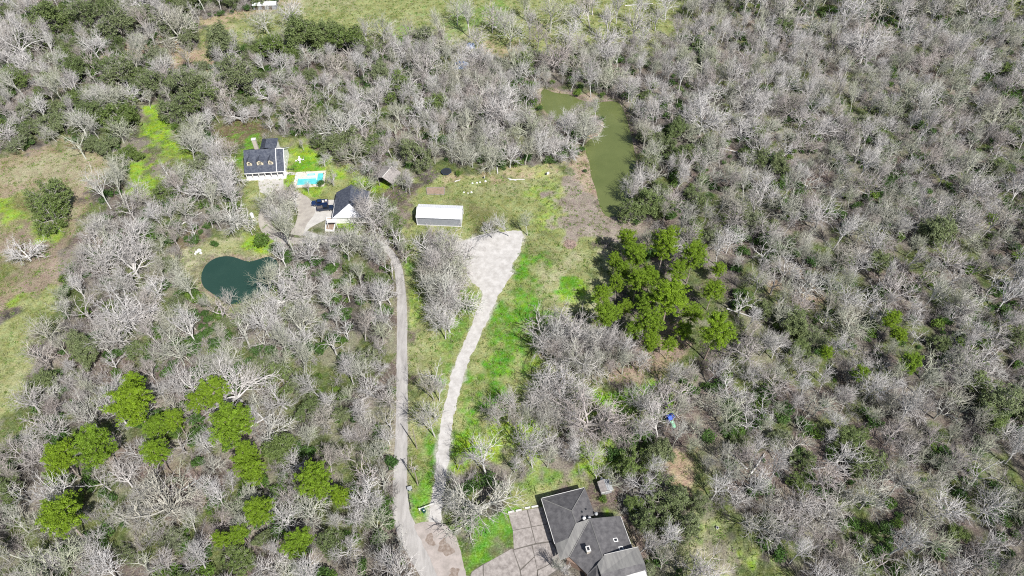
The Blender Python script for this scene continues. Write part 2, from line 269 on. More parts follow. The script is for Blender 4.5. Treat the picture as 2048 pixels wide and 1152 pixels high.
COV = dict(                                            # base colours of the natural covers, dark and light tone
    meadow=((.165,.190,.060), (.310,.335,.145)), lush=((.055,.175,.010), (.125,.320,.016)), lime=((.150,.260,.014), (.270,.440,.030)),
    straw=((.270,.265,.150), (.400,.385,.250)), sand=((.290,.215,.140), (.420,.330,.225)), dirt=((.190,.160,.130), (.330,.285,.240)),
    brown=((.110,.085,.050), (.185,.150,.085)), pink=((.200,.150,.125), (.300,.235,.200)), moss=((.085,.105,.030), (.160,.190,.055)),
    bank=((.270,.205,.155), (.360,.290,.230)))
PATCH = [  # cover, outline, edge softness m, edge raggedness m, strength
    ('meadow', [(385,140),(400,45),(470,30),(560,12),(600,-40),(1360,-40),(1355,75),(1250,95),(1120,108),(1000,118),(900,98),(760,88),(640,84),(560,80),(480,95),(430,135)], 2.5, 6, 1),
    ('straw', [(600,-40),(760,-40),(700,20),(560,40),(470,45),(520,18)], 4, 8, .5), ('straw', [(820,40),(930,30),(960,80),(860,90)], 4, 8, .55),
    ('sand', [(400,42),(470,22),(560,4),(600,6),(560,20),(470,42),(400,60)], 2, 4, .8),
    ('lush', [(770,60),(800,50),(870,60),(850,95),(790,90)], 3, 6, .6), ('lush', [(880,20),(990,5),(1000,50),(900,60)], 5, 9, .5),
    ('sand', [(290,82),(360,88),(425,98),(410,132),(340,138),(290,112),(200,112),(180,95)], 2, 5, .95), ('sand', [(960,85),(1040,90),(1030,115),(950,112)], 2, 4, .7),
    ('sand', [(-90,350),(60,298),(140,280),(215,312),(225,345),(180,385),(140,480),(108,575),(0,635),(-90,670)], 1.5, 4, .62), ('moss', [(-90,440),(60,400),(170,380),(130,500),(60,560),(-90,600)], 3, 8, .55), ('straw', [(40,330),(200,300),(200,350),(130,440),(80,440)], 2, 6, .6),
    ('straw', [(-90,372),(60,315),(150,290),(170,310),(60,360),(-90,400)], 1, 3, .7), ('pink', [(0,470),(90,420),(140,480),(110,570),(40,600),(0,560)], 3, 6, .6),
    ('lime', [(-40,395),(30,395),(60,430),(20,450),(-40,440)], 2, 4, .8), ('lime', [(70,440),(120,448),(118,470),(80,470)], 1.5, 3, .8), ('lime', [(0,605),(45,585),(55,600),(10,622)], 1, 2.5, .8),
    ('moss', [(-60,520),(30,530),(40,580),(-60,610)], 2, 4, .9), ('brown', [(30,395),(70,400),(60,425),(30,420)], 1.5, 3, .8),
    ('meadow', [(-120,690),(0,645),(60,603),(110,582),(118,600),(66,660),(52,780),(20,830),(-120,860)], 1.2, 2.5, 1), ('straw', [(-120,720),(0,690),(50,680),(45,780),(-120,840)], 6, 10, .4),
    ('moss', [(440,470),(530,460),(560,480),(545,520),(480,520),(380,600),(350,540),(380,490)], 2, 4, .5),
    ('straw', [(362,500),(400,480),(470,466),(540,478),(552,508),(500,516),(440,506),(412,520),(398,548),(402,580),(440,602),(500,606),(480,640),(420,610),(370,570),(350,530)], 1.2, 3, 1),
    ('meadow', [(400,500),(430,480),(520,480),(548,505),(500,514),(440,505)], 2, 3, .7), ('lime', [(490,470),(530,462),(545,480),(530,500),(500,492)], 1, 2.5, .95),
    ('meadow', [(462,312),(500,298),(560,290),(600,278),(645,298),(692,330),(720,362),(705,385),(660,402),(600,398),(560,400),(520,460),(490,455),(505,400),(480,360)], 1.5, 3, 1),
    ('lush', [(470,312),(484,308),(486,335),(474,335)], 1, 2, .9), ('lime', [(576,300),(610,288),(650,312),(690,340),(705,362),(665,366),(650,340),(590,342),(576,330)], 1.5, 3, .95),
    ('lush', [(580,318),(635,318),(640,336),(585,340)], 1.5, 2, .7), ('lime', [(568,348),(590,350),(588,375),(568,375)], .6, 1.2, .95), ('lime', [(600,378),(650,372),(640,392),(610,390)], 1, 2.5, .8),
    ('lime', [(700,358),(770,358),(790,375),(770,385),(705,372)], 1, 2, .9), ('lime', [(682,440),(720,440),(716,470),(690,468)], 1, 2, .95),
    ('lime', [(268,250),(300,215),(325,208),(345,232),(340,262),(370,290),(385,325),(350,310),(320,330),(300,300),(285,285)], 2.5, 5, .95), ('lime', [(258,330),(290,325),(310,360),(280,395),(258,380)], 2, 4, .9),
    ('moss', [(320,300),(400,300),(470,330),(420,360),(330,350)], 3, 6, .7), ('moss', [(420,225),(530,230),(560,290),(480,300),(420,270)], 3, 5, .7),
    ('brown', [(425,255),(470,240),(530,250),(520,285),(470,298),(430,290)], 1.5, 4, .95), ('lush', [(478,276),(515,272),(520,292),(485,296)], 1, 3, .8), ('brown', [(355,480),(410,462),(415,478),(370,492)], 1, 3, .8),
    ('meadow', [(800,470),(826,385),(862,347),(900,335),(1000,342),(1130,328),(1186,372),(1196,420),(1240,468),(1212,492),(1200,560),(1192,650),(1088,652),(1076,700),(1100,745),(1150,772),(1190,792),(1290,772),(1380,722),(1372,765),(1280,800),(1220,830),(1130,830),(1090,880),(1010,925),(930,950),(890,1000),(862,1052),(814,1044),(812,560)], 1.5, 4, 1),
    ('straw', [(1060,470),(1200,490),(1195,640),(1090,640),(1050,560),(1010,600),(1030,510)], 4, 9, .7), ('straw', [(930,360),(1110,345),(1130,380),(1000,400),(930,390)], 3, 7, .6), ('sand', [(900,345),(1000,348),(1130,335),(1150,345),(1060,360),(900,358)], 1.5, 4, .7),
    ('straw', [(820,600),(850,640),(872,720),(880,800),(850,850),(820,840)], 3, 6, .6), ('brown', [(935,425),(985,420),(1000,455),(950,465)], 3, 6, .6), ('moss', [(930,385),(1010,390),(1000,470),(930,465)], 4, 7, .6),
    ('lime', [(1085,350),(1140,370),(1135,470),(1090,450)], 4, 8, .6),
    ('moss', [(1050,480),(1160,440),(1180,470),(1100,520),(1060,590),(1040,540)], 3, 6, .7),
    ('lush', [(1022,560),(1044,510),(1064,540),(1072,640),(1080,700),(1062,762),(1010,800),(960,850),(922,905),(902,890),(916,810),(945,740),(985,680)], 3, 7, .95), ('lime', [(1130,545),(1175,555),(1165,590),(1120,585)], 1.5, 4, .9), ('lush', [(1120,550),(1150,552),(1145,580),(1110,580)], 1, 3, .8),
    ('lush', [(905,820),(930,805),(950,830),(930,850)], 1.5, 2.5, .9), ('brown', [(1052,690),(1082,695),(1078,740),(1055,725)], 3, 5, .7), ('lime', [(900,880),(990,850),(1080,840),(1060,890),(960,930),(900,940)], 2, 5, .8),
    ('lush', [(940,585),(965,592),(945,650),(915,700),(885,720),(880,690),(915,640)], 2, 4, .6), ('lush', [(875,730),(905,720),(895,800),(880,790)], 1.5, 4, .6),
    ('lush', [(818,1000),(850,925),(872,860),(888,860),(884,940),(860,1010),(840,1042),(820,1040)], 1.5, 3, .9), ('lime', [(815,590),(830,580),(850,640),(830,650)], 2, 4, .6), ('lush', [(800,500),(820,480),(830,540),(812,545)], 1, 3, .6),
    ('lime', [(1085,655),(1120,700),(1150,765),(1250,790),(1310,755),(1320,800),(1200,830),(1120,790),(1080,720)], 2, 4, .85), ('lush', [(1180,790),(1300,765),(1320,795),(1200,815)], 2, 4, .7),
    ('dirt', [(1118,350),(1150,322),(1182,316),(1200,395),(1225,432),(1315,450),(1340,495),(1255,492),(1190,482),(1130,474),(1112,420)], 1.8, 5, 1), ('sand', [(1130,330),(1175,300),(1190,330),(1190,390),(1150,350)], 1.5, 3, .7),
    ('sand', [(1150,752),(1250,735),(1330,692),(1375,705),(1290,752),(1175,775)], 1.5, 3, .85), ('pink', [(1090,690),(1290,690),(1270,750),(1150,752)], 3, 5, .7), ('pink', [(1290,640),(1370,640),(1370,700),(1310,700)], 2, 5, .9), ('sand', [(1330,650),(1370,650),(1365,680),(1335,680)], 2, 4, .7),
    ('meadow', [(1000,985),(1030,962),(1150,945),(1180,975),(1090,1000),(1085,1020),(1012,1024)], 1, 2, 1), ('lush', [(1010,968),(1150,945),(1150,958),(1020,985)], 1.5, 2, .6),
    ('lush', [(905,1030),(1010,1020),(1020,1060),(1000,1110),(960,1140),(925,1130)], 1.5, 3, .85), ('lime', [(1182,990),(1205,988),(1245,1030),(1200,1032)], .8, 1.2, .95), ('lime', [(1170,895),(1215,890),(1230,925),(1180,935)], 1.5, 3, .9),
    ('lush', [(1040,1140),(1075,1120),(1110,1160),(1110,1190),(1030,1190)], 1, 2, .9), ('pink', [(1235,1010),(1270,1040),(1290,1110),(1270,1115),(1240,1040)], 1, 2, .8),
    ('sand', [(1333,915),(1372,915),(1398,960),(1396,1000),(1370,1015),(1340,965)], 1.2, 3, .95), ('straw', [(1372,1008),(1425,1030),(1505,1088),(1540,1150),(1400,1190),(1350,1110)], 2, 4, .85), ('lime', [(1440,1080),(1480,1085),(1520,1125),(1525,1150),(1470,1150)], 1.5, 4, .95), ('lime', [(1390,1030),(1440,1050),(1440,1080),(1400,1070)], 2, 4, .6),
    ('moss', [(1380,-40),(2200,-40),(2200,60),(1900,70),(1700,75),(1500,50),(1400,90)], 4, 9, .7), ('pink', [(1480,20),(1640,30),(1620,70),(1500,60)], 3, 8, .7), ('meadow', [(1620,40),(1700,30),(1700,80),(1630,75)], 2.5, 6, .6), ('meadow', [(1980,-10),(2060,-10),(2060,50),(2000,40)], 3, 7, .5),
    ('sand', [(1555,575),(1625,575),(1650,610),(1600,625)], 2, 5, .8), ('pink', [(230,920),(420,915),(430,985),(260,990)], 3, 6, .7), ('pink', [(1600,900),(1760,880),(1760,960),(1620,960)], 4, 8, .6), ('brown', [(505,780),(565,770),(570,815),(515,820)], 1.5, 3, .8), ('lime', [(500,560),(560,600),(540,640),(500,640)], 3, 6, .4),
    ('bank', [(1085,180),(1110,182),(1190,190),(1232,190),(1250,210),(1240,205),(1190,200),(1140,185)], .8, 1.5, .9), ('bank', [(1176,283),(1212,262),(1214,238),(1196,224),(1204,250),(1176,275)], .8, 1.5, 1),
]
PATCH += [('gravelly', LANE, .5, .9, .85), ('gravelly', PAD, .8, 1.5, .85), ('dirt', ROAD, .5, .7, .8)]
COV['gravelly'] = ((.34,.33,.28), (.50,.475,.44))
GX = np.concatenate([[-2500, -900, -500, -360], np.arange(-290, 290.1, .62), [360, 500, 900, 2500]])
GY = np.concatenate([[-900, -200, 0, 25], np.arange(40, 335.1, .62), [360, 420, 600, 1000, 2500, 4500]])
X, Y = np.meshgrid(GX, GY); X = X.ravel(); Y = Y.ravel()
def compose_ground():
    big = fbm(X, Y, 14, 3); med = fbm(X, Y, 4, 8); fine = fbm(X, Y, 1.7, 21, 2)
    t = np.clip((med-.32)/.36, 0, 1)[:, None]; t2 = np.clip((fine-.25)/.5, 0, 1)[:, None]
    L0 = np.array((.058,.052,.046)); L1 = np.array((.165,.145,.125))               # fallen leaves
    c = L0*(1-t)+L1*t
    w = np.clip((big-.5)/.14, 0, 1)[:, None]*.5; c = c*(1-w)+(np.array((.220,.165,.140))*(1-t2)+np.array((.150,.108,.090))*t2)*w       # rusty leaf drifts
    w = np.clip((fbm(X, Y, 9, 31)-.45)/.10, 0, 1)[:, None]*.8; c = c*(1-w)+(np.array((.060,.090,.022))*(1-t2)+np.array((.130,.170,.045))*t2)*w  # low green growth
    w = np.clip((fbm(X, Y, 7, 44)-.56)/.08, 0, 1)[:, None]*.5; c = c*(1-w)+np.array((.300,.270,.220))*w
    speck = fbm(X, Y, 3.2, 55, 4)
    rag = (fbm(X, Y, 6, 77, 4)-.5)*2; rag2 = (fbm(X, Y, 2.4, 91, 3)-.5)*2
    for kind, pl, soft, amp, st in PATCH:
        P = GP(pl) if not isinstance(pl[0], Vector) else pl; xs = [p.x for p in P]; ys = [p.y for p in P]; mg = soft+amp+2
        idx = np.nonzero((X > min(xs)-mg) & (X < max(xs)+mg) & (Y > min(ys)-mg) & (Y < max(ys)+mg))[0]
        if not len(idx): continue
        d = sdist(X[idx], Y[idx], P)+rag[idx]*(amp*1.7+.8)+rag2[idx]*(amp*.9+.6)
        w = np.clip(d/(2.6*soft)+.5, 0, 1); w = w*w*(3-2*w)*st
        if kind in ('lush', 'lime', 'straw', 'moss'): w = w*np.clip(.5+6.5*(speck[idx]-(.30 if kind == 'lush' else .36 if kind == 'lime' else .47)), .4, 1)
        w = w[:, None]
        a, b = np.array(COV[kind][0]), np.array(COV[kind][1]); tt = np.clip(.5*t[idx]+.5*t2[idx], 0, 1)
        c[idx] = c[idx]*(1-w)+(a*(1-tt)+b*tt)*w
    z = (fbm(X, Y, 10, 5)-.5)*.0
    for pond, wd in ((BIG_POND, 2.2), (SMALL_POND, 1.3)):
        d = sdist(X, Y, pond); z = np.where(d > -wd, z-np.clip((d+wd)/wd, 0, 2)*.45, z)
        w = (np.clip(1-np.abs(d+.5)/1.6, 0, 1)*.9)[:, None]*np.clip(.5+rag2, .2, 1)[:, None]; c = c*(1-w)+(np.array(COV['bank'][0])*(1-t2)+np.array(COV['bank'][1])*t2)*w
    return c, z
gc, gz = compose_ground()
# the swimming pool is dug into the sheet
POOL = [G(592,347), G(650,341), G(650,374), G(586,376)]
d = sdist(X, Y, POOL); gz = np.where(d > .9, -2.2, gz)
nx, ny = len(GX), len(GY)
me = bpy.data.meshes.new('ground'); me.vertices.add(nx*ny); me.vertices.foreach_set('co', np.stack([X, Y, gz], 1).ravel())
i = (np.arange(ny-1)[:, None]*nx+np.arange(nx-1)[None, :]).ravel(); quads = np.stack([i, i+1, i+nx+1, i+nx], 1)
me.loops.add(quads.size); me.loops.foreach_set('vertex_index', quads.ravel()); me.polygons.add(len(quads))
me.polygons.foreach_set('loop_start', np.arange(len(quads))*4); me.polygons.foreach_set('loop_total', np.full(len(quads), 4))
me.update(calc_edges=True); me.validate()
me.polygons.foreach_set('use_smooth', [True]*len(me.polygons))
at = me.color_attributes.new('cover', 'FLOAT_COLOR', 'POINT'); at.data.foreach_set('color', np.concatenate([gc, np.ones((len(gc), 1))], 1).astype(np.float32).ravel())
gm = bpy.data.materials.new('ground_cover'); gm.use_nodes = True; nt = gm.node_tree; b = nt.nodes['Principled BSDF']; b.inputs['Roughness'].default_value = .95; b.inputs['Specular IOR Level'].default_value = .1
va = nt.nodes.new('ShaderNodeVertexColor'); va.layer_name = 'cover'; tc = nt.nodes.new('ShaderNodeTexCoord')
n1 = nt.nodes.new('ShaderNodeTexNoise'); n1.inputs['Scale'].default_value = 2.2; n1.inputs['Detail'].default_value = 6; n1.inputs['Roughness'].default_value = .75; nt.links.new(tc.outputs['Object'], n1.inputs['Vector'])
mr = nt.nodes.new('ShaderNodeMapRange'); mr.inputs[1].default_value = .32; mr.inputs[2].default_value = .68; mr.inputs[3].default_value = .40; mr.inputs[4].default_value = 1.55; nt.links.new(n1.outputs[0], mr.inputs[0])
n2 = nt.nodes.new('ShaderNodeTexNoise'); n2.inputs['Scale'].default_value = .55; n2.inputs['Detail'].default_value = 5; nt.links.new(tc.outputs['Object'], n2.inputs['Vector'])
hs = nt.nodes.new('ShaderNodeHueSaturation'); nt.links.new(va.outputs[0], hs.inputs['Color']); nt.links.new(mr.outputs[0], hs.inputs['Value'])
mr2 = nt.nodes.new('ShaderNodeMapRange'); mr2.inputs[1].default_value = .3; mr2.inputs[2].default_value = .7; mr2.inputs[3].default_value = .468; mr2.inputs[4].default_value = .528; nt.links.new(n2.outputs[0], mr2.inputs[0]); nt.links.new(mr2.outputs[0], hs.inputs['Hue'])
n3 = nt.nodes.new('ShaderNodeTexNoise'); n3.inputs['Scale'].default_value = 1.1; n3.inputs['Detail'].default_value = 8; n3.inputs['Roughness'].default_value = .8; nt.links.new(tc.outputs['Object'], n3.inputs['Vector'])
mr3 = nt.nodes.new('ShaderNodeMapRange'); mr3.inputs[1].default_value = .52; mr3.inputs[2].default_value = .66; mr3.inputs[4].default_value = .5; nt.links.new(n3.outputs[0], mr3.inputs[0])
mxs = nt.nodes.new('ShaderNodeMix'); mxs.data_type = 'RGBA'; nt.links.new(mr3.outputs[0], mxs.inputs[0]); nt.links.new(hs.outputs[0], mxs.inputs[6]); mxs.inputs[7].default_value = (.36, .33, .22, 1)   # dry straw flecks
nt.links.new(mxs.outputs[2], b.inputs['Base Color'])
bp = nt.nodes.new('ShaderNodeBump'); bp.inputs['Strength'].default_value = .7; bp.inputs['Distance'].default_value = .25; nt.links.new(n1.outputs[0], bp.inputs['Height']); nt.links.new(bp.outputs[0], b.inputs['Normal'])
me.materials.append(gm)
go = bpy.data.objects.new('ground', me); col.objects.link(go); tag(go, 'leaf strewn woodland ground with green and dry grass clearings', kind='structure')

# ------------------------------------------------------------------ ponds
def water(name, label, pond, colr, z, grow):
    c = sum(pond, Vector())/len(pond); P = [p+(p-c).normalized()*grow for p in pond]
    m = mat(name+'_water', colr[0], .12, .5, colr[1], .12, .02)
    tag(MB().sheet(P, z).build(name, m), label, kind='structure')
def inset_outline(P, g):
    n = len(P); area = sum(P[k].x*P[(k+1) % n].y-P[(k+1) % n].x*P[k].y for k in range(n)); s = 1 if area > 0 else -1; out = []
    for k in range(n):
        t = (P[(k+1) % n]-P[k-1]); nn = Vector((t.y, -t.x, 0)).normalized()*s; out.append(P[k]+nn*g)
    return out
for nm, lb, pd, cc in (('long_pond_water', 'murky green water of the long pond along the meadow', BIG_POND, ((.105,.128,.042), (.135,.158,.055))), ('round_pond_water', 'dark teal water of the small round pond', SMALL_POND, ((.022,.054,.041), (.030,.066,.050)))):
    tag(MB().sheet(inset_outline(pd, .5), -.42).build(nm, mat(nm, cc[0], .03, .5, cc[1], .05)), lb, kind='structure')

# ------------------------------------------------------------------ roads and drives
def ragged(P, step=.7, amp=.3, seed=0):
    out = []; n = len(P)
    for k in range(n):
        a, b = P[k], P[(k+1) % n]; m = max(1, int((b-a).length/step)); t = (b-a).normalized(); nn = Vector((t.y, -t.x, 0))
        for j in range(m):
            p = a.lerp(b, j/m); out.append(p+nn*(mnoise.noise(Vector((p.x*.9, p.y*.9, seed)))*amp+mnoise.noise(Vector((p.x*.25, p.y*.25, seed+9)))*amp))
    return out
def sheet(name, outline, z, m, label): return tag(MB().sheet(outline, z).build(name, m), label, kind='structure')
sheet('asphalt_road', ragged(ROAD, .8, .14, 1), .016, M['asphalt'], 'narrow worn asphalt road running up beside the meadow')
sheet('gravel_lane', ragged(LANE, .5, .45, 2), .012, M['gravel'], 'pale gravel lane curving from the asphalt apron to the gravel pad')
sheet('gravel_pad', ragged(PAD, .5, .7, 3), .020, M['gravel'], 'wide pale gravel parking pad at the head of the gravel lane')
sheet('asphalt_apron', ragged(GP([(828,1050),(845,1045),(870,1043),(893,1050),(912,1075),(924,1110),(932,1150),(960,1200),(900,1220),(866,1130),(846,1090)]), .8, .3, 4), .024, M['apron'], 'patched pale apron between the asphalt road and the dark roofed house')
stain = mat('damp_soil_stain', (.20,.155,.125), .85, .2, (.32,.27,.235), 1.5, .3)
for k, pl in enumerate(([(850,1078),(860,1070),(869,1080),(866,1090),(854,1090)], [(880,1088),(890,1076),(900,1090),(899,1104),(884,1104)], [(897,1140),(915,1135),(920,1155),(898,1160)])):
    sheet('damp_patch' if k == 0 else 'damp_patch.%03d' % k, ragged(GP(smooth(pl, True, 3)), .25, 1.1, 5+k), .030, stain, ('damp brown patch nearest the road on the pale apron', 'middle damp brown patch on the pale apron', 'damp brown patch at the lower end of the pale apron')[k])
loop = ribbon([(560,384),(545,396),(533,415),(528,438),(536,458),(556,474),(585,482),(620,480)], [5.5,4.6,4.0,4.0,4.0,3.6,3.2,3])
sheet('loop_drive', ragged(loop, .8, .2, 6), .012, M['drivecrete'], 'old grey loop drive curving around the planted island')
sheet('entrance_drive', ragged(ribbon([(553,388),(580,390),(603,402),(613,422),(606,446),(592,470)], [4,4.2,5.2,5.6,5.0,4]), .8, .15, 7), .020, M['drivecrete'], 'tan concrete drive sweeping past the garage pad')
sheet('garage_pad', GP(smooth([(620,405),(645,402),(672,400),(676,422),(684,436),(690,442),(660,438),(640,445),(620,456),(608,466),(614,448),(628,430),(630,418)], True, 2)), .028, M['palecrete'], 'pale concrete pad in front of the garage with two pickups')
sheet('house_forecourt', GP([(528,356),(567,355),(567,390),(540,394),(520,384),(517,368)]), .008, M['palecrete'], 'pale paved forecourt below the blue roofed house')
sheet('front_walk', GP([(517,352),(527,351),(530,372),(536,386),(520,384),(517,370)]), .016, M['palecrete'], 'concrete walk from the porch to the drive')
# ------------------------------------------------------------------ buildings
def gable_solid(mb, u0, u1, v0, v1, z0, ze, zr):
    vm = (v0+v1)/2; P = []
    for u in (u0, u1): P += [(u, v0, z0), (u, v1, z0), (u, v1, ze), (u, vm, zr), (u, v0, ze)]
    return mb.add(P, [(4, 3, 2, 1, 0), (5, 6, 7, 8, 9), (0, 1, 6, 5), (1, 2, 7, 6), (2, 3, 8, 7), (3, 4, 9, 8), (4, 0, 5, 9)])
def window(parent, c, w, h, face, name='window'):
    """face: 's' looks along -y, 'e' along +x, 'w' along -x; frame with sill, pane and glazing bars as sub-parts"""
    f = MB(); t = .09
    def bar(a, b, da, db):
        if face == 's': f.box((c[0]+a, c[1], c[2]+b), (da, .10, db))
        else: f.box((c[0], c[1]+a, c[2]+b), (.10, da, db))
    bar(-w/2, 0, t, h+t); bar(w/2, 0, t, h+t); bar(0, h/2, w-t, t); bar(0, -h/2-.01, w-t, t); bar(0, 0, .05, h-t)
    fo = f.build(name, M['white'], parent)
    g = MB().box((c[0], c[1]+(.02 if face == 's' else 0), c[2]), (w-t, .04, h-t) if face == 's' else (.04, w-t, h-t)); g.build('pane', M['glass'], fo); return fo

# --- two storey-and-a-half house with the blue grey roof
A = G(489, 347, 3.2); B_ = G(568, 342, 3.2); ang = math.atan2(B_.y-A.y, B_.x-A.x)
h1 = thing('house', (A.x, A.y, 0), 'cream house with blue grey shingle roof, three dormers and white front porch', 'house', ang)
W1 = 13.6; zr, ze, dp = 8.0, 3.2, 13.4; sl_ = (zr-ze)/(dp/2)
wl = MB(); gable_solid(wl, .3, 13.3, 2.6, dp-.4, .0, 3.15, 7.2); wl.build('wall', M['white'], h1)
def pitched(parent, name, m, u0, u1, v0, v1, ze, zr, th=.18):
    vm = (v0+v1)/2; mb = MB(); mb.slab([(u0, v0, ze), (u1, v0, ze), (u1, vm, zr), (u0, vm, zr)], th); mb.slab([(u0, v1, ze), (u0, vm, zr), (u1, vm, zr), (u1, v1, ze)], th)
    return mb.build(name, m, parent)
pitched(h1, 'roof', M['blueroof'], 0, 11.0, 0, dp, ze, zr)
pitched(h1, 'roof', M['blueroof'], 11.12, 13.7, .15, dp-.15, ze-.05, zr-.30)
for u, dz in ((11.06, .12), (13.78, -.1), (-.06, .05)):
    f = MB(); f.slab([(u-.10, 0, ze+dz), (u+.10, 0, ze+dz), (u+.10, dp/2, zr+dz), (u-.10, dp/2, zr+dz)], .3); f.slab([(u-.14, dp, ze+dz), (u-.14, dp/2, zr+dz), (u+.14, dp/2, zr+dz), (u+.14, dp, ze+dz)], .3)
    if u > 0: f.build('rake_board', M['white'], h1)
MB().box((W1/2, -.10, ze-.14), (W1+.3, .18, .24)).build('gutter', M['white'], h1)
MB().box((W1/2, 1.15, .22), (W1+.2, 2.9, .44)).build('porch_floor', M['white'], h1)
pm = None
for k in range(7):
    u = .35+k*(W1-.7)/6
    if pm is None: mb = MB(); mb.box((0, 0, 1.72), (.24, .24, 2.5)); mb.box((0, 0, .52), (.36, .36, .14)); mb.box((0, 0, 2.92), (.36, .36, .12)); pm = mb.mesh('post', M['white'])
    p = part('post', pm, h1); p.location = (u, .05, 0)
for u, w in ((1.8, 1.1), (4.2, 1.1), (9.3, 1.1), (11.7, 1.1)): window(h1, (u, 2.56, 1.75), w, 1.7, 's')
d = MB().box((6.8, 2.56, 1.5), (1.1, .1, 2.1)).build('door', M['darkwood'], h1); MB().box((7.2, 2.48, 1.4), (.06, .06, .2)).build('handle', M['chrome'], d)
for v in (5.0, 8.4): window(h1, (13.33, v, 1.8), 1.1, 1.6, 'e'); 
window(h1, (13.33, 6.7, 5.2), 1.0, 1.3, 'e')
for k in range(3): MB().box((6.9, -.48-.3*k, .30-.14*k), (1.9, .3, .16)).build('step', M['palecrete'], h1)
for u, w in ((1.95, 1.6), (5.6, 2.1), (9.25, 1.6)):
    vf = 2.15; zb = ze+vf*sl_; zt = zb+1.45; zp = zt+.75; vb = (zt-ze)/sl_; vp = (zp-ze)/sl_
    dm = MB(); dm.add([(u-w/2, vf, zb-.1), (u+w/2, vf, zb-.1), (u+w/2, vf, zt), (u, vf, zp), (u-w/2, vf, zt), (u-w/2, vb, zt), (u+w/2, vb, zt), (u, vp, zp)],
        [(0, 1, 2, 3, 4), (0, 4, 5), (1, 6, 2), (4, 3, 7, 5), (2, 6, 7, 3)]); dmo = dm.build('dormer', M['cream'], h1)
    rf = MB(); o = .22
    rf.slab([(u-w/2-o, vf-.25, zt-o*.7), (u, vf-.25, zp+.05), (u, vp+.1, zp+.05), (u-w/2-o, vb, zt-o*.7)], .08); rf.slab([(u+w/2+o, vf-.25, zt-o*.7), (u+w/2+o, vb, zt-o*.7), (u, vp+.1, zp+.05), (u, vf-.25, zp+.05)], .08); rf.build('dormer_roof', M['blueroof'], dmo)
    MB().box((u, vf-.03, zb+.75), (w*.50, .1, 1.0)).build('window', M['glass'], dmo)
    mb = MB(); mb.box((u, vf-.10, zb+.75), (.07, .05, 1.0)); mb.box((u-w*.22, vf-.10, zb+.75), (.07, .05, 1.0)); mb.box((u+w*.22, vf-.10, zb+.75), (.07, .05, 1.0)); mb.box((u, vf-.105, zb+.75), (w*.5, .05, .06)); mb.build('glazing_bars', M['cream'], dmo)
ch = MB().box((4.0, 8.9, 5.4), (1.3, 1.0, 10.8)).build('chimney', M['brick'], h1); MB().box((4.0, 8.9, 10.9), (1.55, 1.25, .22)).build('chimney_cap', M['trim'], ch)
rw = MB(); rw.prism([(4.9, 12.5), (10.0, 12.5), (10.0, 15.8), (4.9, 15.8)], 0, 5.4); rw.build('rear_wing', M['white'], h1)
rr = MB(); rr.slab([(7.4, 7, 8.35), (7.4, 12.2, 8.35), (4.6, 16.1, 5.4), (4.6, 9.5, 5.6)], .16); rr.slab([(7.4, 7, 8.35), (10.3, 9.5, 5.6), (10.3, 16.1, 5.4), (7.4, 12.2, 8.35)], .16); rr.slab([(7.4, 12.2, 8.35), (10.3, 16.1, 5.4), (4.6, 16.1, 5.4)], .16); rr.build('rear_roof', M['blueroof'], h1)

# --- garage
g1 = thing('garage', (-59.2, 166.0, 0), 'garage with dark west roof slope and south roof coloured pale as sunlit, by the pickups', 'garage', R(2))
MB().prism([(.5, .5), (10.5, .5), (10.5, 12.2), (.5, 12.2)], 0, 3.0).build('wall', M['white'], g1)
MB().slab([(0, 0, 3.0), (5.6, 3.4, 6.2), (5.2, 12.6, 6.2), (-.3, 12.6, 3.0)], .16).build('roof', M['blueroof'], g1)
MB().slab([(5.6, 3.4, 6.2), (11, 0, 3.0), (11, 12.6, 3.0), (5.2, 12.6, 6.2)], .16).build('roof', M['blueroof'], g1)
MB().slab([(.06, 0.0, 3.01), (10.94, 0, 3.01), (5.6, 3.33, 6.16)], .16).build('roof', M['whitemetal'], g1)['label'] = 'south roof slope with sunlight painted in pale'  # strong sun on the south slope is painted in as white metal
mb = MB(); mb.tube([(0, 0, 3.08), (5.6, 3.4, 6.28), (5.2, 12.6, 6.28)], .10, 5); mb.tube([(11, 0, 3.08), (5.6, 3.4, 6.28)], .10, 5); mb.build('ridge_cap', M['blueroof'], g1)
MB().box((-.12, 6.2, 2.92), (.14, 12.6, .2)).build('gutter', M['white'], g1)
for v in (3.2, 6.2, 9.2):
    d = MB().box((.46, v, 1.25), (.08, 2.5, 2.3)).build('garage_door', M['cream'], g1); mb = MB()
    for k in range(4): mb.box((.40, v, .35+k*.56), (.04, 2.4, .06))
    mb.build('door_panel', M['trim'], d)
mb = MB(); mb.tube([(5.9, 3.9, 5.9), (5.9, 3.9, 6.75)], .22, 8); mb.build('roof_vent', M['black'], g1)
wp = MB(); wp.box((-.1, -1.0, 2.75), (3.2, 1.7, .12)); wp.build('entry_canopy', M['trim'], g1)
for x in (-1.5, 1.3): MB().box((x, -1.7, 1.35), (.16, .16, 2.7)).build('post', M['white'], g1)

